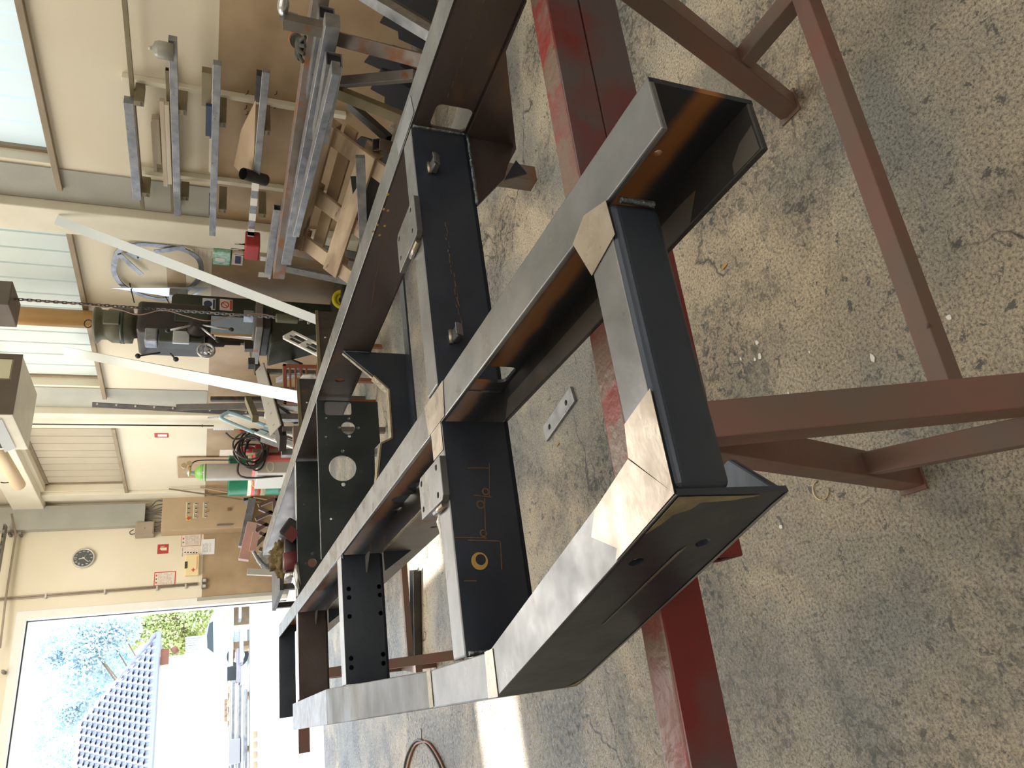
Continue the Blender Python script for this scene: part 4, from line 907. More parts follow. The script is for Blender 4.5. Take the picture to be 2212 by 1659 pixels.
t = thing('drill_bit_box', 'open red drill-bit case with bits sticking up below the staff', 'case', tuple(on(550, 530, 'x', 4.2)))
p = on(542, 535, 'x', 4.2)
MB().box((4.14, p.y-.10, p.z-.07), (4.30, p.y+.10, p.z+.05)).build('case', 'red', t, bevel=.012)
for i in range(7): MB().cyl((4.17+.015*(i % 3), p.y-.08+.026*i, p.z+.04), (4.17+.015*(i % 3), p.y-.08+.026*i, p.z+.07+.03*(i % 4)), .003, n=6).build('drill_bit', 'darkst', t)
p = on(575, 570, 'x', 4.35); solo('bracket_shelf', MB().box((4.30, p.y-.16, p.z-.05), (4.50, p.y+.16, p.z-.03)).box((4.30, p.y-.16, p.z-.03), (4.31, p.y-.10, p.z+.06)).box((4.30, p.y+.08, p.z-.03), (4.31, p.y+.14, p.z+.06)), 'white', 'small white notched bracket on the wall beside the beam ends', 'bracket')

# ================================================================== long beams in front of the wall, their stand, the pallet
BZ = .80
def beam_at(name, label, p, q, z, w, h, mat, wall=0):
    P = on(*p, 'z', z); Q = on(*q, 'z', z); d = (Q-P).normalized(); r = d.cross(Vector((0, 0, 1)))
    return solo(name, MB().bar(P-Vector((0, 0, h/2)), Q-Vector((0, 0, h/2)), w, h, wall=wall), mat, label, 'beam', 'steel beams stacked on the trestle by the wall', bevel=.003)
beam_at('steel_beam', 'long grey-brown steel box beam nearest the wall on the stack', (676, -30), (590, 588), .84, .12, .08, 'rusty', .004)
beam_at('steel_beam', 'long silvery channel in the middle of the beam stack', (702, 40), (607, 560), .80, .09, .07, 'galv')
beam_at('steel_beam', 'pale galvanised channel on the near side of the beam stack', (716, 145), (632, 500), .80, .075, .04, 'galv')
t = thing('open_tube', 'black-mouthed square tube end poking out of the beam stack, upper', 'tube', tuple(on(705, 30, 'z', .76)), 'tube ends in the beam stack')
P = on(706, 28, 'z', .77); MB().bar(P, P+Vector((0, .5, 0)), .10, .08, wall=.006).build('tube', 'galv', t); MB().box((P.x-.045, P.y+.01, P.z-.035), (P.x+.045, P.y+.02, P.z+.035)).build('dark_mouth', 'black', t)
t = thing('open_tube', 'black-mouthed square tube end poking out of the beam stack, lower', 'tube', tuple(on(720, 130, 'z', .74)), 'tube ends in the beam stack')
P = on(722, 128, 'z', .74); MB().bar(P, P+Vector((0, .5, 0)), .10, .08, wall=.006).build('tube', 'galv', t); MB().box((P.x-.045, P.y+.01, P.z-.035), (P.x+.045, P.y+.02, P.z+.035)).build('dark_mouth', 'black', t)
P = on(579, 588, 'z', .86); solo('square_tube', MB().bar(P, P+Vector((-.05, -.8, 0)), .05, .05, wall=.005), 'galv', 'small square tube end beside the long beams', 'tube', bevel=.002)
def strut(name, label, p, q, xs, w, h, mat, cat='bar', wall=0, group=None, up=(0, 0, 1)):
    """member between two sight lines, each met at its own distance x from the room's axis"""
    A = on(*p, 'x', xs[0]); B = on(*q, 'x', xs[1])
    for V in (A, B):
        V.z = max(V.z, .03)
    return solo(name, MB().bar(A, B, w, h, wall=wall, up=up), mat, label, cat, group, bevel=.002)
strut('stand_leg', 'wide grey flat leg slanting down from the beam stack at the picture edge', (775, -20), (955, 88), (3.5, 3.1), .05, .09, 'galv', 'leg')
strut('stand_leg', 'dark angle behind the wide grey leg', (800, -20), (950, 70), (3.7, 3.2), .04, .04, 'darkst', 'leg')
strut('stand_leg', 'grey tube leg with an orange rusty top face under the beams', (715, 80), (945, 140), (3.5, 3.2), .07, .07, 'rusty', 'leg')
strut('stand_leg', 'grey-olive leg crossing towards the frame below the beams', (730, 178), (900, 163), (3.5, 3.2), .05, .06, 'greyst', 'leg')
strut('stand_leg', 'pale olive tube leg above the wooden pallet', (722, 196), (885, 262), (3.5, 3.3), .06, .06, 'olive', 'leg')
strut('round_tube', 'dark round tube lying with its open mouth above the pallet', (755, 225), (840, 300), (3.9, 3.6), .05, .05, 'darkst', 'tube', wall=.005)
# scrap plates standing against the wall
random.seed(21)
for k, (u, v, w_, h_, lb) in enumerate([(870, 45, .30, .26, 'dark flame-cut plate with a notch leaning at the wall, uppermost'), (895, 85, .2, .3, 'dark pointed steel offcut leaning under the grey leg'), (800, 130, .16, .2, 'dark square offcut between the stand legs'), (790, 120, .12, .12, 'small orange-brown offcut between the legs'), (850, 215, .36, .26, 'large curved black plate offcut below the legs'), (905, 180, .2, .34, 'wavy dark plate edge near the frame'), (795, 340, .2, .3, 'black plate standing behind the pallet')]):
    P = on(u, v, 'x', 4.2); z_ = max(.02, P.z-h_/2)
    pl = [(-w_/2, 0), (w_/2, 0), (w_/2*random.uniform(.6, 1), h_*.55), (w_*.18, h_*.6), (w_*.12, h_), (-w_/2*.9, h_*random.uniform(.8, 1))]
    m = MB().plate(pl, [], lambda p, q, e: (4.25+e+q*.25, P.y+p, z_*0+.0+q*1.0+.005), .01)
    if k == 3: solo('steel_offcut', m, 'orange', lb, 'offcut', 'plate offcuts by the wall')
    else: solo('steel_offcut', m, 'black', lb, 'offcut', 'plate offcuts by the wall')
# knit gloves on the beam
t = thing('work_glove', 'grey knit work glove with orange cuff draped over the long beam', 'glove', tuple(on(650, 100, 'z', .85)))
P = on(643, 92, 'z', .865); G1 = on(668, 130, 'z', .845); gd = (G1-P); gl = gd.length; gd.normalize(); gs = gd.cross(Vector((0, 0, 1))).normalized(); gu = gs.cross(gd)
crumple(MB(), P+gd*gl*.15, .045, .25, 1.6, 3, (1, 1, .5), 3).build('palm', 'glove', t)
MB().cyl(P-gd*.085, P-gd*.03, .036, .038, n=14).build('wrist', 'glove', t)
MB().cyl(P-gd*.10, P-gd*.083, .039, .037, n=14).build('cuff', 'glovecuff', t)
for i in range(4):
    s0 = P+gd*gl*.3+gs*(-.034+.022*i); ln = (.055, .07, .066, .05)[i]
    MB().tube(curve([s0, s0+gd*ln*.6+gs*(.008*(i-1.5))+gu*.004, s0+gd*ln+gs*(.02*(i-1.5))-gu*.012], 4), .0125, 8, taper=[1-.03*j for j in range(9)]).build('finger', 'glove', t)
s0 = P+gs*.035; MB().tube(curve([s0, s0+gs*.028+gd*.02, s0+gs*.036+gd*.052-gu*.01], 4), .013, 8).build('thumb', 'glove', t)
# angle grinder type clamp at the picture's top edge
t = thing('tube_clamp', 'chromed clamp and bracket standing on the beams at the picture edge', 'clamp', tuple(on(620, 20, 'z', .84)))
P = on(612, 12, 'y', 2.0); Q = on(612, 45, 'y', 2.05); 
MB().ball(P, .04, 8, (.7, 1.3, .6)).build('head', 'chrome', t); MB().bar(Q, Q+Vector((.0, 0, -.16)), .05, .05, up=(0, 1, 0), wall=.006).build('bracket', 'greyst', t)
MB().bar(on(604, 32, 'y', 2.1), on(642, 42, 'y', 2.1), .05, .02).build('arm', 'galv', t)
# pallet: long boards run along the wall, leaning
A0, A1, B0 = on(703, 250, 'x', 3.75), on(636, 512, 'x', 3.62), on(845, 300, 'x', 3.45)
eL = (A1-A0).normalized(); LL = (A1-A0).length; dwn = (B0-A0); dwn = (dwn-eL*dwn.dot(eL)); WW = .80; eW = dwn.normalized(); eN = eL.cross(eW).normalized()
if eN.x > 0: eN = -eN
t = thing('wooden_pallet', 'weathered wooden pallet standing on edge under the steel beams', 'pallet', tuple(A0+eW*WW))
def pb_(l0, l1, w0, w1, n0, n1): return MB().add([A0+eL*l+eW*w+eN*n for n in (n0, n1) for (l, w) in ((l0, w0), (l1, w0), (l1, w1), (l0, w1))], [(0, 1, 2, 3), (7, 6, 5, 4), (0, 4, 5, 1), (1, 5, 6, 2), (2, 6, 7, 3), (3, 7, 4, 0)])
for w0, w1 in ((0, .125), (.33, .45), (.66, .79)): pb_(-.02, LL, w0, w1, .055, .08).build('bottom_board', 'wood', t, bevel=.003)
for l0 in (.0, LL*.47, LL-.13): pb_(l0, l0+.13, .02, .78, .030, .054).build('stringer_board', 'wood', t, bevel=.003)
for w0 in (.13, .30, .50, .68): pb_(-.01, LL-.02, w0, w0+.09, -.06, -.035).build('deck_board', 'plywood', t, bevel=.003)
for l0 in (.0, LL*.47, LL-.13):
    for w0 in (.0, .34, .67): pb_(l0, l0+.12, w0, w0+.11, -.034, .029).build('block', 'wood', t, bevel=.004)
strut('square_tube', 'rusty square tube with its open end showing in front of the pallet', (812, 312), (905, 338), (3.5, 3.6), .075, .075, 'rusty', 'tube', wall=.005, up=(0, 0, 1))
strut('steel_angle', 'grey angle with orange stains leaning against the pallet', (778, 338), (786, 560), (3.2, 3.2), .03, .055, 'galv', 'angle')
strut('black_sheet', 'black steel sheet standing behind the leaning grey angle', (800, 380), (812, 500), (3.4, 3.4), .01, .25, 'black', 'sheet')
# trestle legs under the beam ends, with the brown and silver tubes
strut('stand_leg', 'silver-brown tube slanting from the beam ends towards the frame', (613, 537), (780, 573), (4.1, 3.95), .07, .06, 'rusty', 'leg')
strut('stand_leg', 'second grey tube slanting below the silver-brown one', (612, 578), (775, 612), (4.1, 3.95), .06, .05, 'galv', 'leg')
strut('dark_board', 'dark board lying above the slanting tubes', (622, 520), (790, 556), (4.1, 3.4), .05, .04, 'darkst', 'board')
# yellow reel edge
P = on(738, 648, 'z', .125)-Vector((.03, 0, -.03)); t = thing('cable_reel', 'bright yellow reel rim peeking out behind the frame rail', 'reel', tuple(P))
m = MB().lathe(P+Vector((.03, 0, -.03)), (-.35, -.9, .1), [(0, .085), (.012, .092), (.03, .092), (.042, .085), (.03, .055), (.012, .055)], 28); m.build('rim', 'yellow', t)
MB().cyl(P+Vector((.03, .02, -.03)), P+Vector((.02, -.02, -.03)), .03, n=16).build('hub', 'black', t)

# ================================================================== leaning pale battens
def lean(name, label, p, q, yp, yq, w, th, mat):
    A = on(*p, 'y', yp); B = on(*q, 'y', yq); A.x = min(A.x, WX-.03)
    return solo(name, MB().bar(A, B, w, th, up=(-.6, -.8, 0)), mat, label, 'batten', 'long pale battens leaning by the drill')
A = wx(120, 476, .14)
lean('long_batten', 'long pale batten leaning across the wall from the second window down to the frame', (122, 475), (760, 720), A.y, 5.0, .075, .02, 'ladd')
lean('long_batten', 'long pale batten passing behind the drilling machine towards the brown chair', (150, 688), (668, 862), 7.6, 4.5, .085, .02, 'ladd')

# ================================================================== ochre post, radial drilling machine, chain hoist
PY = 6.8; P = on(120, 686, 'y', PY)
t = thing('crane_post', 'ochre painted steel post rising behind the drilling machine', 'post', (P.x, PY, 0))
MB().cyl((P.x, PY, 0), (P.x, PY, 5.0), .088, n=24).build('post', 'orange', t)
MB().box((P.x-.13, PY-.13, 0), (P.x+.13, PY+.13, .015)).build('base_plate', 'orange', t)
DYr = 6.0
def dp(u, v, y=None): return on(u, v, 'y', DYr if y is None else y)
t = thing('drilling_machine', 'large dark green column drilling machine with olive motor on top', 'drilling machine', (dp(600, 700).x, DYr, 0))
a, b = dp(372, 640, 6.25), dp(372, 683, 6.25)
MB().plate(rrect(min(a.x, b.x), .05, max(a.x, b.x), a.z, .05), [], lambda p, q, e: (p, 6.20+e, q), .3).build('column', 'greenm', t, bevel=.01)
xL, xR = dp(400, 742).x, dp(400, 688).x; zA, zB = dp(297, 720).z, dp(455, 720).z
MB().box((xL, DYr-.18, zB), (xR+.05, DYr+.25, zA)).build('gear_head', 'brownm', t, bevel=.035, seg=4)
m = MB().box((xL+.10, DYr-.195, zB+.02), (xR-.04, DYr-.17, zB+.30)); m.build('green_cover', 'greenm', t, bevel=.012)
mz0, mz1 = dp(298, 705).z, dp(215, 700).z; mx = dp(260, 703).x
MB().lathe((mx, DYr, mz0-.02), (0, 0, 1), [(0, .10), (.05, .11), (.06, .155), (mz1-mz0-.08, .155), (mz1-mz0-.04, .13), (mz1-mz0, .13), (mz1-mz0+.03, .165), (mz1-mz0+.045, .165), (mz1-mz0+.06, .14)], 28).build('motor', 'motor', t)
MB().lathe((mx, DYr, mz0+.1), (0, 0, 1), [(0, .16), (.03, .16)], 28).build('motor_band', 'greenm', t)
MB().box((mx-.09, DYr-.17, mz0+.13), (mx+.03, DYr-.14, mz0+.25)).build('terminal_box', 'motor', t, bevel=.006)
MB().tube([(mx+.04*math.cos(i*PI/6), DYr, mz1+.085+.03*math.sin(i*PI/6)) for i in range(12)], .005, 6, closed=True).build('lifting_eye', 'darkst', t)
fl_ = dp(345, 755).x
MB().box((fl_-.03, DYr-.2, dp(345, 745).z+.01), (xL+.02, DYr-.06, dp(315, 745).z)).build('feed_housing', 'galv', t, bevel=.012)
MB().box((fl_-.025, DYr-.19, dp(440, 745).z), (xL+.02, DYr-.06, dp(345, 745).z)).build('feed_band', 'greenm', t, bevel=.01)
MB().box((fl_-.05, DYr-.205, dp(410, 745).z), (xL-.0, DYr-.185, dp(375, 745).z)).build('dial_plate', 'alu', t, bevel=.005)
w_c = dp(445, 757, DYr-.26)
MB().tube([w_c+Vector((.065*math.cos(i*PI/12), 0, .065*math.sin(i*PI/12))) for i in range(24)], .012, 8, closed=True).build('handwheel_rim', 'chrome', t)
for i in range(3): MB().cyl(w_c, w_c+Vector((.06*math.cos(i*2.1), 0, .06*math.sin(i*2.1))), .008, n=6).build('handwheel_spoke', 'chrome', t)
MB().cyl(w_c+Vector((0, .04, 0)), w_c+Vector((0, -.02, 0)), .02, n=12).build('handwheel_hub', 'chrome', t)
hub = dp(425, 712, DYr-.2)
MB().lathe(hub, (0, -1, 0), [(0, .085), (.04, .075), (.06, .04), (.10, .035)], 20).build('capstan_hub', 'brownm', t)
for (u, v) in ((362, 714), (500, 712), (470, 735)):
    e = dp(u, v, DYr-.3); l = MB().cyl(hub+Vector((0, -.08, 0)), e, .010, n=8).build('capstan_lever', 'chrome', t); MB().ball(e, .02, 8).build('lever_ball', 'black', l)
for (p, q) in (((345, 762), (298, 769)), ((368, 764), (380, 776))):
    A_, B_ = dp(*p, DYr-.2), dp(*q, DYr-.3); l = MB().cyl(A_, B_, .008, n=8).build('feed_lever', 'darkst', t); MB().ball(B_, .022, 8).build('lever_ball', 'black', l)
sp = dp(455, 745); MB().lathe((sp.x, DYr-.05, sp.z+.05), (0, 0, -1), [(0, .07), (.07, .07), (.08, .045), (.16, .04), (.17, .022), (.30, .02)], 20).build('spindle', 'brownm', t)
# knee, table, base
tz = dp(548, 700).z
MB().box((dp(560, 752).x, DYr-.35, tz-.06), (dp(560, 690).x, DYr+.30, tz)).build('table', 'greyst', t, bevel=.006)
for i in range(3): MB().box((dp(560, 750).x+.005, DYr-.33+.12*i, tz), (dp(560, 692).x, DYr-.31+.12*i, tz+.002)).build('t_slot', 'black', t)
MB().box((dp(560, 745).x, DYr-.28, tz-.13), (dp(560, 700).x, DYr+.2, tz-.061)).build('saddle', 'darkst', t, bevel=.01)
MB().plate([(dp(590, 770).x, tz-.13), (dp(590, 692).x, tz-.13), (dp(590, 692).x, tz-.62), (dp(590, 735).x, tz-.62)], [], lambda p, q, e: (p, DYr-.2+e, q), .4).build('knee', 'greenm', t, bevel=.02)
MB().box((dp(700, 760).x-.1, DYr-.45, .0), (dp(700, 690).x+.35, DYr+.55, .14)).build('base', 'greenm', t, bevel=.02)
A_ = dp(565, 683, DYr-.1)
MB().box((dp(530, 676).x, DYr-.05, tz), (dp(530, 690).x, DYr+.05, tz+.09)).build('vice_body', 'galv', t, bevel=.005)
# stickers
for (u, v, s, kind) in ((452, 657, .09, 'b'), (489, 659, .09, 'r')):
    P = dp(u, v, 6.198)
    stt = MB().box((P.x-.065, 6.195, P.z-.055), (P.x+.065, 6.1985, P.z+.06)).build('sticker', 'paperw' if kind == 'b' else 'paper', t)
    MB().plate(circ(P.x, P.z+.012, .038, 24), [circ(P.x, P.z+.012, .028, 24)] if kind == 'r' else [], lambda p, q, e: (p, 6.194-e, q), .001).build('pictogram_disc', 'inkr' if kind == 'r' else 'inkb', stt)
    MB().box((P.x-.055, 6.1925, P.z-.05), (P.x+.055, 6.1945, P.z-.032)).build('caption_bar', 'inkr' if kind == 'r' else 'inkb', stt)
    if kind == 'r': MB().bar((P.x-.025, 6.193, P.z-.013), (P.x+.025, 6.193, P.z+.037), .007, .001, up=(0, 1, 0)).build('pictogram_bar', 'inkr', stt)
# chain hoist
HY = 5.2
t = thing('chain_hoist', 'electric chain hoist with link chain and steel hook hanging before the drill', 'chain hoist', tuple(on(35, 645, 'y', HY)))
a, b = on(34, 625, 'y', HY), on(-30, 672, 'y', HY)
MB().box((min(a.x, b.x), HY-.1, a.z), (max(a.x, b.x), HY+.2, a.z+.35)).build('hoist_body', 'heater', t, bevel=.006)
c0, c1 = on(30, 646, 'y', HY), on(598, 686, 'y', HY); n_ = 66; 
def link(c, d, turn):
    u = Vector((1, 0, 0)) if turn else Vector((0, 1, 0)); L_ = .5*(c0-c1).length/n_*1.32; R_ = .0095
    pts = []
    for i in range(12):
        a_ = 2*PI*i/12; pts.append(c+d*(L_-R_)*(1 if math.cos(a_) > 0 else -1)+d*R_*math.cos(a_)+u*R_*math.sin(a_))
    return MB().tube(pts, .0036, 5, closed=True)
dd = (c1-c0).normalized()
for i in range(n_): link(c0.lerp(c1, (i+.5)/n_), dd, i % 2).build('chain_link', 'darkst' if i < 34 else 'galv', t)
MB().box((c1.x-.035, HY-.03, c1.z-.17), (c1.x+.025, HY+.03, c1.z+.01)).build('hook_block', 'motor', t, bevel=.01)
hk = Vector((c1.x-.0, HY, c1.z-.24))
MB().tube([hk+Vector((.0, 0, .08)), hk+Vector((.0, 0, .05))]+[hk+Vector((.035*math.sin(a_), 0, .035*math.cos(a_))) for a_ in [i*PI/8 for i in range(0, 13)]], .012, 8).build('hook', 'chrome', t)
t = thing('hanging_cable', 'thin pinkish control cable looping beside the hoist chain', 'cable', tuple(on(240, 668, 'y', HY)))
MB().tube(curve([on(35, 648, 'y', HY), on(150, 655, 'y', HY), on(252, 668, 'y', HY), on(300, 680, 'y', HY), on(352, 670, 'y', HY), on(400, 682, 'y', HY), on(450, 693, 'y', HY), on(500, 683, 'y', HY), on(560, 678, 'y', HY), on(610, 688, 'y', HY)], 6), .004, 6).build('cable', 'pinkc', t)

# ================================================================== bench line between drill and welder
BY = 5.6
t = thing('work_bench', 'long grey steel bench beam with drilled holes, cluttered with iron stock', 'bench', tuple(on(600, 850, 'z', .0)))
P = on(563, 793, 'y', 6.3); Q = on(591, 930, 'y', 5.2); z_ = (P.z+Q.z)/2
P = on(563, 793, 'z', .76); Q = on(591, 930, 'z', .76)
P = on(560, 793, 'y', 6.2); Q = on(594, 930, 'y', 4.9)
mid = (P+Q)/2; d_ = (Q-P).normalized()
n_ = Vector((d_.y, -d_.x, 0)).normalized()
if n_.y > 0: n_ = -n_
LQ = (Q-P).length
MB().plate([(0, -.055), (LQ, -.055), (LQ, .055), (0, .055)], [circ(LQ*f, -.0, .010, 10) for f in (.05, .35, .5, .64, .78, .93)], lambda p, q, e: P+d_*p+Vector((0, 0, q*.6-e))-n_*(q*.8), .010).build('front_beam', 'silver', t, bevel=.002)
MB().bar(P+Vector((0, 0, -.06))-n_*.10, Q+Vector((0, 0, -.06))-n_*.10, .12, .05).build('rear_beam', 'darkst', t, bevel=.003)
for f in (.04, .5, .96):
    X = P+d_*LQ*f-n_*.2; MB().bar((X.x, X.y, X.z-.06), (X.x, X.y, .0), .05, .05, up=(0, 1, 0)).build('leg', 'galv', t)
    X = P+d_*LQ*f-n_*.02; MB().bar((X.x, X.y, X.z-.06), (X.x, X.y, .0), .04, .04, up=(0, 1, 0)).build('leg', 'greyst', t)
def bseg(name, label, p, q, y, w, h, mat, cat='bar', group=None, **k):
    A = on(*p, 'y', y[0]); B = on(*q, 'y', y[1])
    for V in (A, B):
        V.z = max(V.z, h/2+.002)
        V.x = min(V.x, WX-w/2-.01) if V.y < DY else V.x
    if name in ('round_shaft', 'perforated_strut', 'steel_profile', 'steel_bar', 'square_post') and 'bench' not in label.split('standing')[-1]:
        d = (B-A); B = B+d*((B.z-.012)/-d.z) if d.z < -.05 else B
    return solo(name, MB().bar(A, B, w, h, **k), mat, label, cat, group, bevel=.002)
bseg('round_shaft', 'brown round-looking shaft leaning upright by the pilaster', (385, 880), (530, 877), (8.2, 7.6), .07, .07, 'brownm', 'shaft')
bseg('perforated_strut', 'tall dark perforated strut standing against the grey pilaster panel', (200, 874), (540, 893), (8.6, 8.3), .055, .03, 'darkst', 'strut')
S0, S1 = on(200, 874, 'y', 8.6), on(540, 893, 'y', 8.3); st_ = bpy.data.objects['perforated_strut']
for i in range(9):
    q = S0.lerp(S1, .03+i*.118); MB().cyl(q+Vector((0, -.03, 0)), q+Vector((0, -.018, 0)), .012, n=10).build('bolt_head', 'silver', st_)
bseg('steel_profile', 'dark profile leaning beside the brown shaft', (455, 862), (535, 862), (8.35, 8.3), .05, .05, 'darkst', 'profile')
bseg('steel_bar', 'thin pale bar among the profiles behind the bench', (450, 902), (540, 897), (8.2, 7.8), .02, .02, 'galv', 'bar')
bseg('steel_bar', 'orange-ended thin bar leaning behind the bench', (487, 893), (540, 905), (7.2, 7.0), .02, .02, 'woodw', 'bar')
bseg('steel_profile', 'grey I-shaped offcut standing on the bench', (525, 838), (550, 838), (6.2, 6.2), .09, .04, 'greyst', 'offcut')
bseg('machine_vice', 'small dark vice on the bench left of the leaning batten', (536, 785), (550, 785), (6.0, 6.0), .07, .09, 'darkst', 'vice')
bseg('steel_bracket', 'dark channel bracket standing on the drill bench', (528, 748), (552, 748), (6.1, 6.1), .09, .06, 'brownm', 'bracket')
bseg('tan_profile', 'tan flat profile lying along the bench top', (535, 862), (552, 905), (6.0, 5.6), .06, .05, 'olive', 'profile')
bseg('dark_profile', 'dark stock lying behind the bench beam', (545, 756), (556, 800), (7.0, 6.8), .12, .05, 'darkst', 'profile')
bseg('blue_tube', 'pale blue-grey tubes standing behind the drill table', (465, 692), (545, 697), (6.9, 6.9), .05, .05, 'galv', 'tube')
bseg('blue_tube', 'second pale tube standing behind the drill table', (470, 718), (552, 728), (7.0, 7.0), .03, .03, 'alu', 'tube')
bseg('dark_profile', 'dark profile leaning behind the drill table', (465, 733), (552, 742), (7.1, 7.1), .05, .04, 'brownm', 'profile')
for k, (p, q, mt) in enumerate([((600, 822), (650, 800), 'galv'), ((585, 880), (655, 884), 'galv'), ((583, 868), (640, 910), 'darkst'), ((590, 900), (655, 905), 'brownm'), ((605, 735), (660, 755), 'greyst'), ((600, 770), (650, 790), 'darkst'), ((575, 898), (610, 912), 'silver')]):
    bseg('scrap_bar', ['pale bar crossing behind the slatted chair back', 'thin pale bar below the bench near the rail', 'dark bar slanting in the clutter under the bench', 'brown bar low in the clutter under the bench', 'grey bar beside the left white rack frame', 'dark bar under the drill table', 'short white-grey bar under the bench beam'][k], p, q, (6.5, 6.1), .05, .04, mt, 'bar', 'scrap bars under the bench')
# angle iron pieces standing upright in front of the rail
for (p, q, lb) in (((684, 672), (690, 800), 'tall olive plate edge standing just behind the frame rail, right one'), ((643, 818), (650, 935), 'tall olive plate edge standing just behind the frame rail, left one')):
    A_, B_ = on(*p, 'y', 4.6), on(*q, 'y', 3.9)
    t = thing('steel_sheet', lb, 'sheet', tuple(on(p[0]+60, p[1], 'y', 4.6)), 'dark sheets standing behind the rail')
    MB().bar(A_, B_, .012, .02).build('edge_angle', 'olive', t)
    MB().add([A_, B_, B_+Vector((0, 0, -.16)), A_+Vector((0, 0, -.22)), A_+Vector((.006, .006, 0)), B_+Vector((.006, .006, 0)), B_+Vector((.006, .006, -.16)), A_+Vector((.006, .006, -.22))], [(0, 1, 2, 3), (7, 6, 5, 4), (0, 4, 5, 1), (1, 5, 6, 2), (2, 6, 7, 3), (3, 7, 4, 0)]).build('sheet', 'darkst', t)
    X = A_.lerp(B_, .5)+Vector((-.0, -.004, -.05)); MB().ball(X, .01, 6).build('rivet', 'chrome', t)
# brown slatted chair back
t = thing('slatted_chair', 'red-brown slatted plastic chair standing behind the frame', 'chair', tuple(on(700, 830, 'y', 5.4)))
YC = 5.2; a, b = on(612, 787, 'y', YC), on(610, 872, 'y', YC)
xr_, xl_, zt_ = a.x, b.x, (a.z+b.z)/2
MB().box((xl_, YC-.015, zt_-.03), (xr_, YC+.015, zt_)).build('top_rail', 'brick', t, bevel=.006)
MB().box((xr_-.03, YC-.015, zt_-.50), (xr_, YC+.015, zt_)).build('side_post', 'brick', t, bevel=.006)
MB().box((xl_, YC-.015, zt_-.50), (xl_+.03, YC+.015, zt_)).build('side_post', 'brick', t, bevel=.006)
for i in range(4): MB().box((xl_+.025, YC-.01, zt_-.065-.042*i), (xr_-.025, YC+.01, zt_-.050-.042*i)).build('slat', 'brick', t, bevel=.002)
zs_ = on(672, 828, 'y', 5.0).z-.07; MB().box((xl_, YC-.4, zs_-.035), (xr_, YC, zs_)).build('seat', 'brick', t, bevel=.006)
for xx in (xl_+.02, xr_-.02):
    for yy in (YC-.37, YC-.02): MB().bar((xx, yy, zs_-.03 if yy < YC-.1 else zt_-.48), (xx, yy, .0), .03, .03, up=(0, 1, 0)).build('leg', 'brick', t)
solo('plastic_bag', crumple(MB(), on(672, 828, 'y', 5.0), .072, .3, 1.7, 5, (1.0, .8, 1.05)), 'paperw', 'crumpled white plastic bag beside the slatted chair', 'bag')
# white frames (folding racks)
def ladder(name, label, p, q, y, w, rungs, mat='white', loop=None):
    A, B = on(*p, 'y', y[0]), on(*q, 'y', y[1]); d = (B-A).normalized(); r = d.cross(Vector((0, 1, 0))).normalized()
    t = thing(name, label, 'hand truck' if loop else 'frame', tuple(B), None)
    for s in (-w/2, w/2): MB().bar(A+r*s, B+r*s, .02, .02, up=(0, 1, 0)).build('side_rail', mat, t, bevel=.003)
    for f in rungs: X = A.lerp(B, f); MB().bar(X-r*w/2, X+r*w/2, .05, .02, up=(0, 1, 0)).build('rung', mat, t, bevel=.003)
    MB().bar(A, B, .012, .012, up=(0, 1, 0)).build('centre_bar', 'greyst', t)
    if loop:
        L0 = on(*loop, 'y', y[0]-.0); dl = (A-L0)
        pts = [A+r*w/2, L0+r*w*.42+dl*.12, L0+r*w*.2, L0-r*w*.2, L0-r*w*.42+dl*.12, A-r*w/2]
        MB().tube(curve(pts, 6), .016, 10).build('handle_loop', 'lblue', t)
        MB().bar(A+r*0+d*.02, A+d*.14, w*.9, .01, up=(0, 1, 0)).build('back_plate', 'lblue', t)
    return t
ladder('hand_truck', 'hand truck with pale blue looped handle leaning at the bench end', (562, 927), (655, 962), (6.4, 5.9), .12, (.5, .96), loop=(484, 896))
ladder('shelf_frame', 'white wire shelf frame leaning in the clutter below the drill', (624, 724), (700, 762), (5.6, 5.3), .11, (.02, .5, .95))
# hose and small clutter by the far pilaster
t = thing('hose_reel', 'red-capped spray gun with dark hose hanging by the far pilaster', 'hose', tuple(on(520, 935, 'y', 9.4)))
A_ = on(525, 932, 'y', 9.4); MB().ball(A_, .05, 8, (.6, .6, 1.2)).build('cap', 'red', t)
MB().tube(curve([on(488, 935, 'y', 9.4), on(505, 948, 'y', 9.4), on(530, 944, 'y', 9.4), A_, on(545, 950, 'y', 9.3), on(575, 945, 'y', 9.2), on(590, 955, 'y', 9.2)], 6), .012, 6).build('hose', 'black', t)
bseg('mudguard', 'dark curved sheet between the hand truck and the red machine', (565, 940), (650, 968), (7.5, 7.2), .15, .03, 'darkst', 'sheet')

# ================================================================== trestle stand with painted beams at the far right of the gate
t = thing('stock_stand', 'brown zig-zag legged stand carrying painted beams behind the frame', 'stand', tuple(on(640, 1130, 'y', 7.5)))
YS = 7.2
def sp_(u, v, y=YS): return on(u, v, 'y', y)
for (p, q) in (((558, 1092), (594, 1078)), ((560, 1098), (592, 1112)), ((552, 1122), (588, 1106)), ((558, 1128), (580, 1136)), ((552, 1148), (578, 1132)), ((560, 1152), (582, 1160)), ((552, 1180), (580, 1150)), ((560, 1186), (594, 1198))):
    MB().bar(sp_(*p), sp_(*q), .035, .035, up=(0, 1, 0)).build('zigzag_brace', 'primer', t)
for v_, uz in ((1078, 594), (1198, 594)): A_ = sp_(uz, v_); MB().bar(A_, (A_.x, A_.y, 0), .05, .05, up=(0, 1, 0)).build('leg', 'primer', t)
A_, B_ = sp_(594, 1078), sp_(594, 1198); MB().bar(A_, B_, .05, .04).build('lower_rail', 'primer', t)
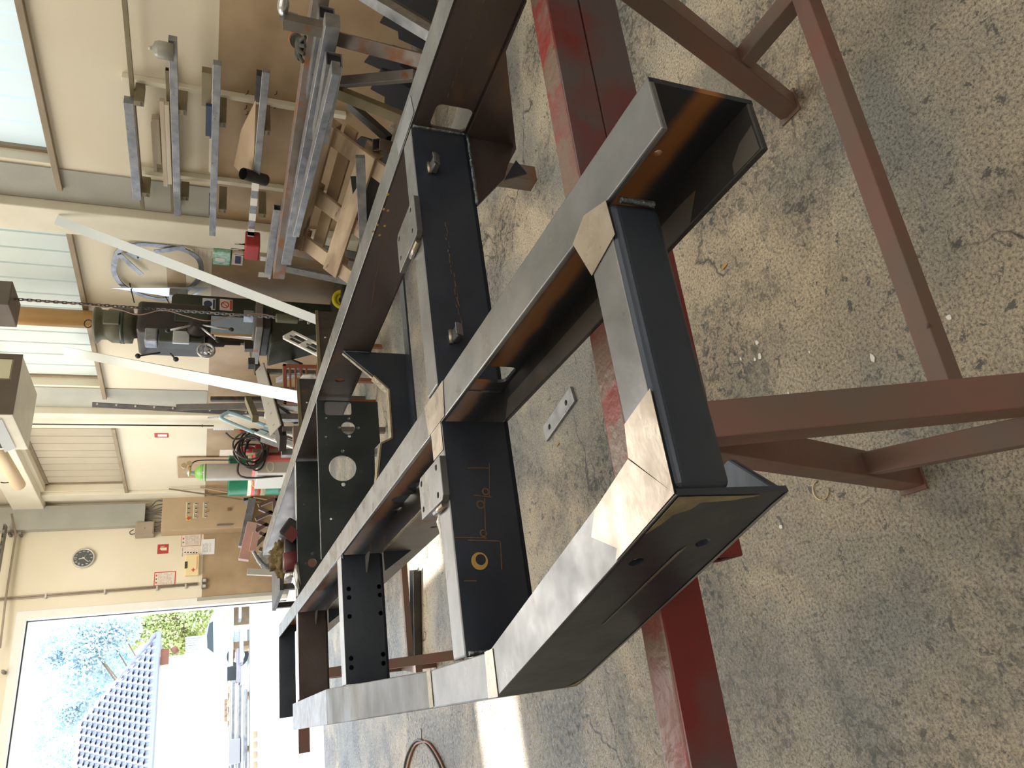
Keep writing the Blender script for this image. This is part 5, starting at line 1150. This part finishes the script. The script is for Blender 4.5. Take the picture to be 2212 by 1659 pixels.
def beam3(label, p, q, w, h, mat, y=(YS-.1, YS-.1)):
    return solo('painted_beam', MB().bar(sp_(*p, y[0]), sp_(*q, y[1]), w, h, up=(0, 0, 1)), mat, label, 'beam', 'painted beams on the zig-zag stand', bevel=.003)
beam3('grey-white beam lying on the zig-zag stand', (545, 1078), (523, 1182), .06, .07, 'galv')
M['pinkb'] = pm('pink_primed_beam', (.62, .34, .30), (.66, .45, .40), .45, 0, 5)
beam3('pink primed beam nearest on the zig-zag stand', (545, 1130), (526, 1210), .07, .09, 'pinkb', (YS-.25, YS-.25))
beam3('short pink beam lying below the long pink one', (553, 1152), (545, 1192), .06, .06, 'pinkb', (YS-.3, YS-.3))
solo('dark_block', MB().bar(sp_(536, 1077), sp_(537, 1083), .07, .09), 'black', 'black end block on the grey-white beam', 'block')
# worn white table behind the rail end
# cloth heap, pipes, stick
t = thing('cloth_rag', 'crumpled olive cloth lying on the frame next to the red grinder', 'cloth', tuple(on(620, 1200, 'b', 3.3)))
random.seed(4)
for k_, (u, v, r_) in enumerate(((606, 1192, .035), (607, 1212, .040), (598, 1202, .03), (612, 1228, .03))):
    crumple(MB(), on(u, v, 'b', 3.12), r_, .7, 2.0, k_+1, (1.1, .8, .9)).build('fold', 'cloth', t)
t = thing('exhaust_pipe', 'bent silver pipe bundle behind the olive cloth', 'pipe', tuple(on(580, 1205, 'y', 5.6)))
for k in range(4): MB().tube(curve([on(548+6*k, 1192+8*k, 'y', 5.6), on(560+6*k, 1212+5*k, 'y', 5.6), on(577+3*k, 1222, 'y', 5.6), on(588, 1205-5*k, 'y', 5.6)], 6), .013, 10).build('pipe', 'galv', t)
ST = on(590, 1200, 'y', 5.6)
t = thing('side_table', 'dark steel side table behind the end of the frame holding pipes', 'table', (ST.x, 5.7, 0))
MB().box((ST.x-.3, 5.45, ST.z-.06), (ST.x+.35, 6.1, ST.z-.03)).build('table_top', 'darkst', t, bevel=.003)
for xx in (-.27, .32):
    for yy in (5.49, 6.06): MB().box((ST.x+xx-.02, yy-.02, 0), (ST.x+xx+.02, yy+.02, ST.z-.06)).build('leg', 'darkst', t)
solo('canvas_sack', crumple(MB(), on(576, 1207, 'y', 5.85), .075, .35, 1.8, 9, (1.0, .6, .9)), 'cylg', 'grey sack slumped behind the red grinder', 'sack')
bseg('square_post', 'pale square post standing against the tan wall near the gate', (534, 1235), (640, 1240), (9.5, 9.5), .075, .05, 'cylg', 'post')
# cordless angle grinder lying on the frame
GB = 2.99
def gp_(u, v, b=GB): p = on(u, v, 'b', b); return Vector((p.dot(AX['a']), b, p.z))
t = thing('angle_grinder', 'red and black cordless angle grinder lying across the frame crossmember', 'power tool', (.55, 3.0, ZT), rz=RZ)
A_, B_ = gp_(628, 1165), gp_(630, 1228)
MB().cyl(A_, B_, .026, .031, n=14).build('grip', 'black', t); 
MB().box((A_.x-.075, GB-.05, ZT+.005), (A_.x+.02, GB+.03, A_.z+.01)).build('red_housing', 'toolred', t, bevel=.012) if 0 else None
MB().cyl(B_-Vector((-.06, 0, 0)), B_-Vector((.01, 0, 0)), .034, .034, n=14).build('motor_housing', 'toolred', t)
C_ = gp_(618, 1150); bm_ = MB().bar(gp_(612, 1137), gp_(646, 1158), .075, .07, up=(0, 1, 0)).build('battery', 'black', t, bevel=.008)
MB().bar(gp_(618, 1151)+Vector((0, -.037, 0)), gp_(638, 1166)+Vector((0, -.037, 0)), .05, .004, up=(0, 1, 0)).build('battery_shell', 'toolred', bm_)
D_ = gp_(632, 1250); MB().cyl(B_-Vector((.01, 0, 0)), D_, .026, .032, n=14).build('gear_case', 'chrome', t)
MB().lathe(D_+Vector((0, 0, -.0)), (.1, -.25, -1), [(0, .02), (.02, .062), (.032, .064), (.034, .02)], 24).build('guard', 'chrome', t)
t = thing('angle_grinder', 'second red power tool body lying behind the first grinder', 'power tool', (.55, 3.1, ZT), rz=RZ)
A_, B_ = gp_(642, 1175, 3.02), gp_(643, 1232, 3.02); MB().cyl(A_-Vector((0, 0, 0)), B_, .016, .02, n=12).build('body', 'toolred', t)

# ================================================================== unit heater and lamp under the roof
HYh = 6.6
t = thing('unit_heater', 'cream unit heater with louvres and brown front panel hanging under the roof', 'heater', tuple(on(0, 850, 'y', HYh)))
a, b = on(44, 763, 'y', HYh), on(33, 897, 'y', HYh); zb_ = a.z
def hq(u, v, y=HYh): return on(u, v, 'y', y)
X0, X1, Y0, Y1 = hq(34, 895).x, hq(40, 765).x, HYh, HYh+.75
ZB = (hq(34, 895).z+hq(42, 765).z)/2
MB().box((X0, Y0+.012, ZB), (X1, Y1, ZB+.75)).build('casing', 'heaterc', t, bevel=.01)
MB().plate([(X0, ZB-.004), (X1, ZB-.004), (X1, ZB+.75), (X0, ZB+.75)], [[(X1-.26, ZB+.06), (X1-.05, ZB+.06), (X1-.05, ZB+.3), (X1-.26, ZB+.3)]], lambda p, q, e: (p, Y0+e, q), .011).build('front_panel', 'heater', t)
MB().box((X1-.25, Y0+.002, ZB+.07), (X1-.06, Y0+.0105, ZB+.29)).build('inspection_window', 'cream', t)
for i in range(5): 
    MB().plate([(Y0+.08, ZB+.09+.13*i), (Y1-.06, ZB+.09+.13*i), (Y1-.06, ZB+.17+.13*i), (Y0+.08, ZB+.17+.13*i)], [], lambda p, q, e: (X0-.004-e-(q-ZB-.09-.13*i)*.5, p, q), .006).build('louvre', 'silver', t)
    MB().box((X0-.003, Y0+.07, ZB+.175+.13*i), (X0-.001, Y1-.05, ZB+.215+.13*i)).build('louvre_gap', 'black', t)
for xx in (X0+.1, X1-.1): MB().cyl((xx, Y0+.4, ZB+.75), (xx, Y0+.4, 5.0), .012, n=8).build('hanger_rod', 'darkst', t)
t = thing('strip_lamp', 'tan tubular strip lamp under the concrete beam near the corner', 'lamp', tuple(on(20, 1010, 'y', 10.6)))
A_, B_ = on(-12, 960, 'x', 4.0), on(42, 1050, 'x', 4.0)
MB().tube([A_, A_.lerp(B_, .02), A_.lerp(B_, .5), A_.lerp(B_, .97), B_], .075, 14, taper=[.6, 1, 1, 1, .6]).build('diffuser', 'clamp_emit', t)
MB().tube(curve([on(2, 1042, 'x', 4.1), on(12, 1043, 'x', 4.1), on(30, 1040, 'x', 4.0)], 5), .008, 6).build('lead', 'black', t)

# ================================================================== yard outside the gate
g_ = MB().box((-30, DY+.35, -.14), (45, 90, -.03)); struct('ground', g_, 'asphalt')
HY_ = 28.0
t = thing('house', 'pale rendered house with grey tiled roof opposite the gate', 'house', (0, HY_, 0))
ev = on(345, 1372, 'y', HY_); ez = on(335, 1500, 'y', HY_).z; wxr = on(420, 1412, 'y', HY_).x
exr = ev.x; exl = -14.0
MB().box((exl+.5, HY_, -.03), (wxr, HY_+7, ez-.02)).build('wall', 'render', t)
ap = on(180, 1566, 'y', HY_+2.9); DEP = 2.9
apx, apz = ap.x, ap.z
# tiles: courses following the slope
slope = Vector((0, DEP, apz-ez)); sl = slope.length; su = slope.normalized(); snorm = Vector((0, -su.z, su.y))
nr = 14; tw = .235; th_ = sl/nr; cnt = 0; stuffm = MB()
MB().add([(exl, HY_-.25, ez-.05), (exr, HY_-.25, ez-.05), (apx, HY_+DEP, apz-.05), (exl, HY_+DEP, apz-.05), (exr, HY_+DEP*2, ez-.05)], [(0, 1, 2, 3), (1, 4, 2)]).build('roof_deck', 'tile', t)
tm = None
def tile_mesh():
    m = MB(); w = tw*.5; pr = [(-w, 0), (-w*.55, .05), (-w*.1, .05), (w*.25, .012), (w*1.02, .012)]
    vs = []
    for (s0, lift) in ((-.02, .045), (th_*1.05, .0)):
        for (x, h) in pr: vs.append(Vector((x, 0, 0))+su*s0+snorm*(h+lift))
        for (x, h) in pr: vs.append(Vector((x, 0, 0))+su*s0+snorm*(h+lift-.02))
    n = 5; fs = []
    for i in range(4): fs += [(i, i+1, i+11, i+10), (i, i+5, i+6, i+1), (i+5, i+15, i+16, i+6)]
    return m.add(vs, fs)
tmo = None
for r_ in range(nr):
    f = r_/nr; base = Vector((0, HY_-.22, ez))+su*(sl+.25)*f
    xmax = exr+(apx-exr)*f; x = xmax-tw*.6-(r_ % 2)*.0
    while x > -3.2:
        P = Vector((x, base.y, base.z))
        if cnt < 298:
            if tmo is None:
                tmo = tile_mesh().build('roof_tile', 'tile', t, fix=False); me0 = tmo.data
                for v in me0.vertices: v.co += OFF[t.name]
                tmo.location = P-OFF[t.name]
            else:
                o = tmo.copy(); C.objects.link(o); o.location = P-OFF[t.name]
            cnt += 1
        else:
            q = tile_mesh(); stuffm.add([v+P for v in q.v], q.f)
        x -= tw
if stuffm.v: tag(stuffm.build('roof_tiles', 'tile', t, fix=False), kind='stuff')
MB().tube([(exl, HY_-.32, ez-.02), (exr+.05, HY_-.32, ez-.02)], .075, 10).build('gutter', 'gutter', t)
MB().tube([(exr, HY_-.25, ez+.07), (apx, HY_+DEP, apz+.07)], .07, 8).build('hip_ridge', 'tile', t)
MB().tube([(exl, HY_+DEP, apz+.07), (apx, HY_+DEP, apz+.07)], .08, 8).build('roof_ridge', 'tile', t)
MB().box((wxr-.25, HY_-.05, ez-.35), (wxr+.25, HY_+.3, ez-.1)).build('eave_box', 'brick', t)
def crown(name, pts, n, size, mat, spread, parent, seed):
    rnd = random.Random(seed); vs = []; fs = []
    for i in range(n):
        c, r_ = pts[rnd.randrange(len(pts))]
        d = Vector((rnd.gauss(0, 1), rnd.gauss(0, 1), rnd.gauss(0, 1))).normalized()*r_*(rnd.random()**.45)
        p = Vector(c)+Vector((d.x, d.y*spread, d.z)); s = size*rnd.uniform(.6, 1.4)
        u = Vector((rnd.gauss(0, 1), rnd.gauss(0, 1), rnd.gauss(0, 1))).normalized(); w = u.orthogonal().normalized()*s*.5; u = u*s
        k = len(vs); vs += [p, p+u*.5+w, p+u, p+u*.5-w]; fs.append((k, k+1, k+2, k+3))
    m = MB(); m.add(vs, fs); o = m.build(name, mat, parent, fix=False); o['kind'] = 'stuff'; return o
def tree(name, label, base, clumps, n, size, mat, seed, spread=.7):
    t = thing(name, label, 'tree', base)
    top = max(c[0][2] for c in clumps)
    MB().tube(curve([base, (base[0]+.1, base[1], base[2]+top*.35), (base[0]-.05, base[1], top*.7)], 5), .22, 10, taper=[1-.05*i for i in range(11)]).build('trunk', 'bark', t)
    for c, r_ in clumps[:4]: MB().tube(curve([(base[0], base[1], top*.35), ((base[0]+c[0])/2, c[1], c[2]*.7), c], 5), .07, 6, taper=[1-.08*i for i in range(11)]).build('branch', 'bark', t)
    crown('foliage', clumps, n, size, mat, spread, t, seed); return t
def cl(u, v, y, r): p = on(u, v, 'y', y); return ((p.x, p.y, p.z), r)
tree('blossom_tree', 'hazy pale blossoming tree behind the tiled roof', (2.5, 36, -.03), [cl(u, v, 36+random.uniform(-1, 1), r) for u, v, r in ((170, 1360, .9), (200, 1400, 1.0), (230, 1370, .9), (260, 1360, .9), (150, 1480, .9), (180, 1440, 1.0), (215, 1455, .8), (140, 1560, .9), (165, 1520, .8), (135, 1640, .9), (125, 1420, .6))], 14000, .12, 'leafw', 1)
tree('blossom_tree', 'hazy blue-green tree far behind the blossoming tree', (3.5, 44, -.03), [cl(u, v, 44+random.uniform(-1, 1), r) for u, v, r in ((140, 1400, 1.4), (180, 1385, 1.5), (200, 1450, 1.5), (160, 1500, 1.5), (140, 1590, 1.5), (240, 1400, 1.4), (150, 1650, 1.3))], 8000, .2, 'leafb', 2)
tree('garden_tree', 'yellow-green leafy tree beside the house wall', (8.2, 39, -.03), [cl(u, v, 39+random.uniform(-.8, .8), r*1.3) for u, v, r in ((300, 1345, .8), (330, 1330, .8), (350, 1380, .7), (375, 1345, .8), (395, 1320, .8), (400, 1390, .5), (420, 1350, .6), (425, 1320, .7), (440, 1310, .5), (370, 1400, .5), (280, 1370, .6))], 15000, .13, 'leafg', 3)
solo('tree_stump', MB().cyl(on(372, 1408, 'y', 27.5), on(383, 1400, 'y', 27.5), .12, n=10), 'brick', 'small orange-brown log end among the yellow-green leaves', 'log')
# wooden slat fence
t = thing('slat_fence', 'pale slatted fence between the tree and the house', 'fence', tuple(on(430, 1400, 'y', 27)))
for i in range(9):
    p = on(400+0, 1378+5*i, 'y', 27); q = on(436, 1378+5*i, 'y', 27); MB().box((p.x-.03, 27, -.03), (p.x+.03, 27.03, p.z+.0)).build('slat', 'gutter', t)
for zz in (-.1, .1): pass
# pale green car
YV = 23.0
t = thing('car', 'pale green car parked beyond the stacked material', 'car', tuple(on(505, 1350, 'y', YV)))
def cz(u, v): p = on(u, v, 'y', YV); return (p.x, p.z)
pc = [cz(*q) for q in ((508, 1300), (508, 1440), (476, 1443), (466, 1425), (462, 1412), (446, 1400), (444, 1370), (450, 1345), (462, 1320), (466, 1300))]
MB().plate(pc, [], lambda p, q, e: (p, YV+e, q), 1.7).build('body', 'carp', t, bevel=.05)
pw = [cz(*q) for q in ((461, 1410), (448, 1400), (447, 1372), (452, 1347), (460, 1342))]
MB().plate(pw, [], lambda p, q, e: (p, YV-.01+e, q), .008).build('side_window', 'glassd', t)
for v_ in (1325, 1418):
    x_, z_ = cz(500, v_); w_ = MB().cyl((x_, YV-.03, .28), (x_, YV+.2, .28), .29, n=24).build('wheel', 'black', t); MB().cyl((x_, YV-.04, .28), (x_, YV-.025, .28), .19, n=18).build('hub_cap', 'silver', w_)
# stacked material in the yard
YS2 = 17.0
random.seed(9)
def ybox(name, label, u0, v0, u1, v1, y, dep, mat, cat, group):
    a, b = on(u0, v0, 'y', y), on(u1, v1, 'y', y); return solo(name, MB().box((min(a.x, b.x), y, -.03 if name in ('wood_pile',) else (min(a.z, b.z) if 'profile' in name else min(min(a.z, b.z), ztp if min(a.z, b.z) < ztp+.25 else 9))), (max(a.x, b.x), y+dep, max(a.z, b.z))), mat, label, cat, group, bevel=.01)
GS = 'stacked timber and steel in the yard'
t = thing('storage_shelf', 'white shelf with an added glare-white front under the stacked yard material', 'shelf', (0, YS2+.3, -.03))
ztp = on(497, 1450, 'y', YS2+.3).z; xl__, xr__ = on(500, 1760, 'y', YS2).x, on(500, 1296, 'y', YS2).x+.3
MB().box((xl__, YS2+.32, ztp-.06), (xr__, YS2+1.3, ztp)).build('shelf_board', 'woodw', t)
MB().box((xl__, YS2-.44, -.03), (xr__, YS2-.40, on(540, 1500, 'y', YS2-.44).z)).build('glare_board', 'white', t)  # added board, its white stands in for overexposed yard sunlight
MB().box((xl__, YS2-.40, -.03), (xr__, YS2+.31, on(540, 1500, 'y', YS2-.44).z-.02)).build('lower_shelf', 'white', t)
for i in range(5): X_ = xl__+.1+(xr__-xl__-.2)*i/4; MB().box((X_-.05, YS2+.5, -.03), (X_+.05, YS2+1.2, ztp-.06)).build('upright', 'plywood', t)
for k in range(5):
    ybox('steel_profile', ['topmost', 'second', 'third', 'fourth', 'lowest'][k]+' of the long pale profiles stacked in the yard', 501+7*k, 1472+4*k, 506+7*k, 1700, YS2-.1*k, .3, 'alu' if k % 2 else 'galv', 'profile', 'long pale profiles stacked in the yard')
for k in range(7):
    ybox('timber_block', 'short timber end in the upper stack row, number %s from the yellow tree side' % ['one', 'two', 'three', 'four', 'five', 'six', 'seven'][k], 492, 1482+15*k, 500, 1492+15*k, YS2+.4, .4, 'bark' if k % 2 else 'plywood', 'timber', GS)
for k in range(4):
    ybox('timber_block', 'pale timber end standing up behind the stack, %s from the house corner' % ['first', 'second', 'third', 'fourth'][k], 484, 1510+13*k, 492, 1519+13*k, YS2+.8, .4, 'cardb', 'timber', GS)
for k in range(4):
    ybox('bearer_block', 'wooden bearer under the lowest profile, %s from the picture edge' % ['fourth', 'third', 'second', 'first'][k], 547, 1580+22*k, 556, 1592+22*k, YS2-.5, .3, 'plywood', 'timber', GS)
ybox('steel_bundle', 'grey bundle under the car in the material stack', 519, 1350, 526, 1430, YS2, .4, 'gutter', 'bundle', GS)
ybox('steel_bundle', 'violet-grey bundle left of the house corner in the stack', 512, 1400, 520, 1475, YS2+.1, .4, 'tile', 'bundle', GS)
ybox('steel_bundle', 'dark bundle end directly below the gate post', 516, 1302, 522, 1336, YS2+.2, .4, 'gutter', 'bundle', GS)
ybox('brick_pallet', 'orange-red brick pallet in the stack near the house corner', 498, 1404, 507, 1422, YS2+.5, .4, 'brick', 'bricks', GS)
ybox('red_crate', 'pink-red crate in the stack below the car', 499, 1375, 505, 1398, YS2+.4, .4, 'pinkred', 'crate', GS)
ybox('wood_pile', 'sunlit wooden boards stacked in front of the car bonnet', 472, 1302, 496, 1352, YS2+1.2, .6, 'woodw', 'boards', GS)
ybox('tarp_cover', 'slate grey tarpaulin over part of the stack at the picture edge', 494, 1598, 519, 1648, YS2-.3, .6, 'gutter', 'tarpaulin', GS)
ybox('glass_crate', 'crate with slanting panes in the middle of the stack', 491, 1440, 513, 1468, YS2+.3, .4, 'glassd', 'crate', GS)
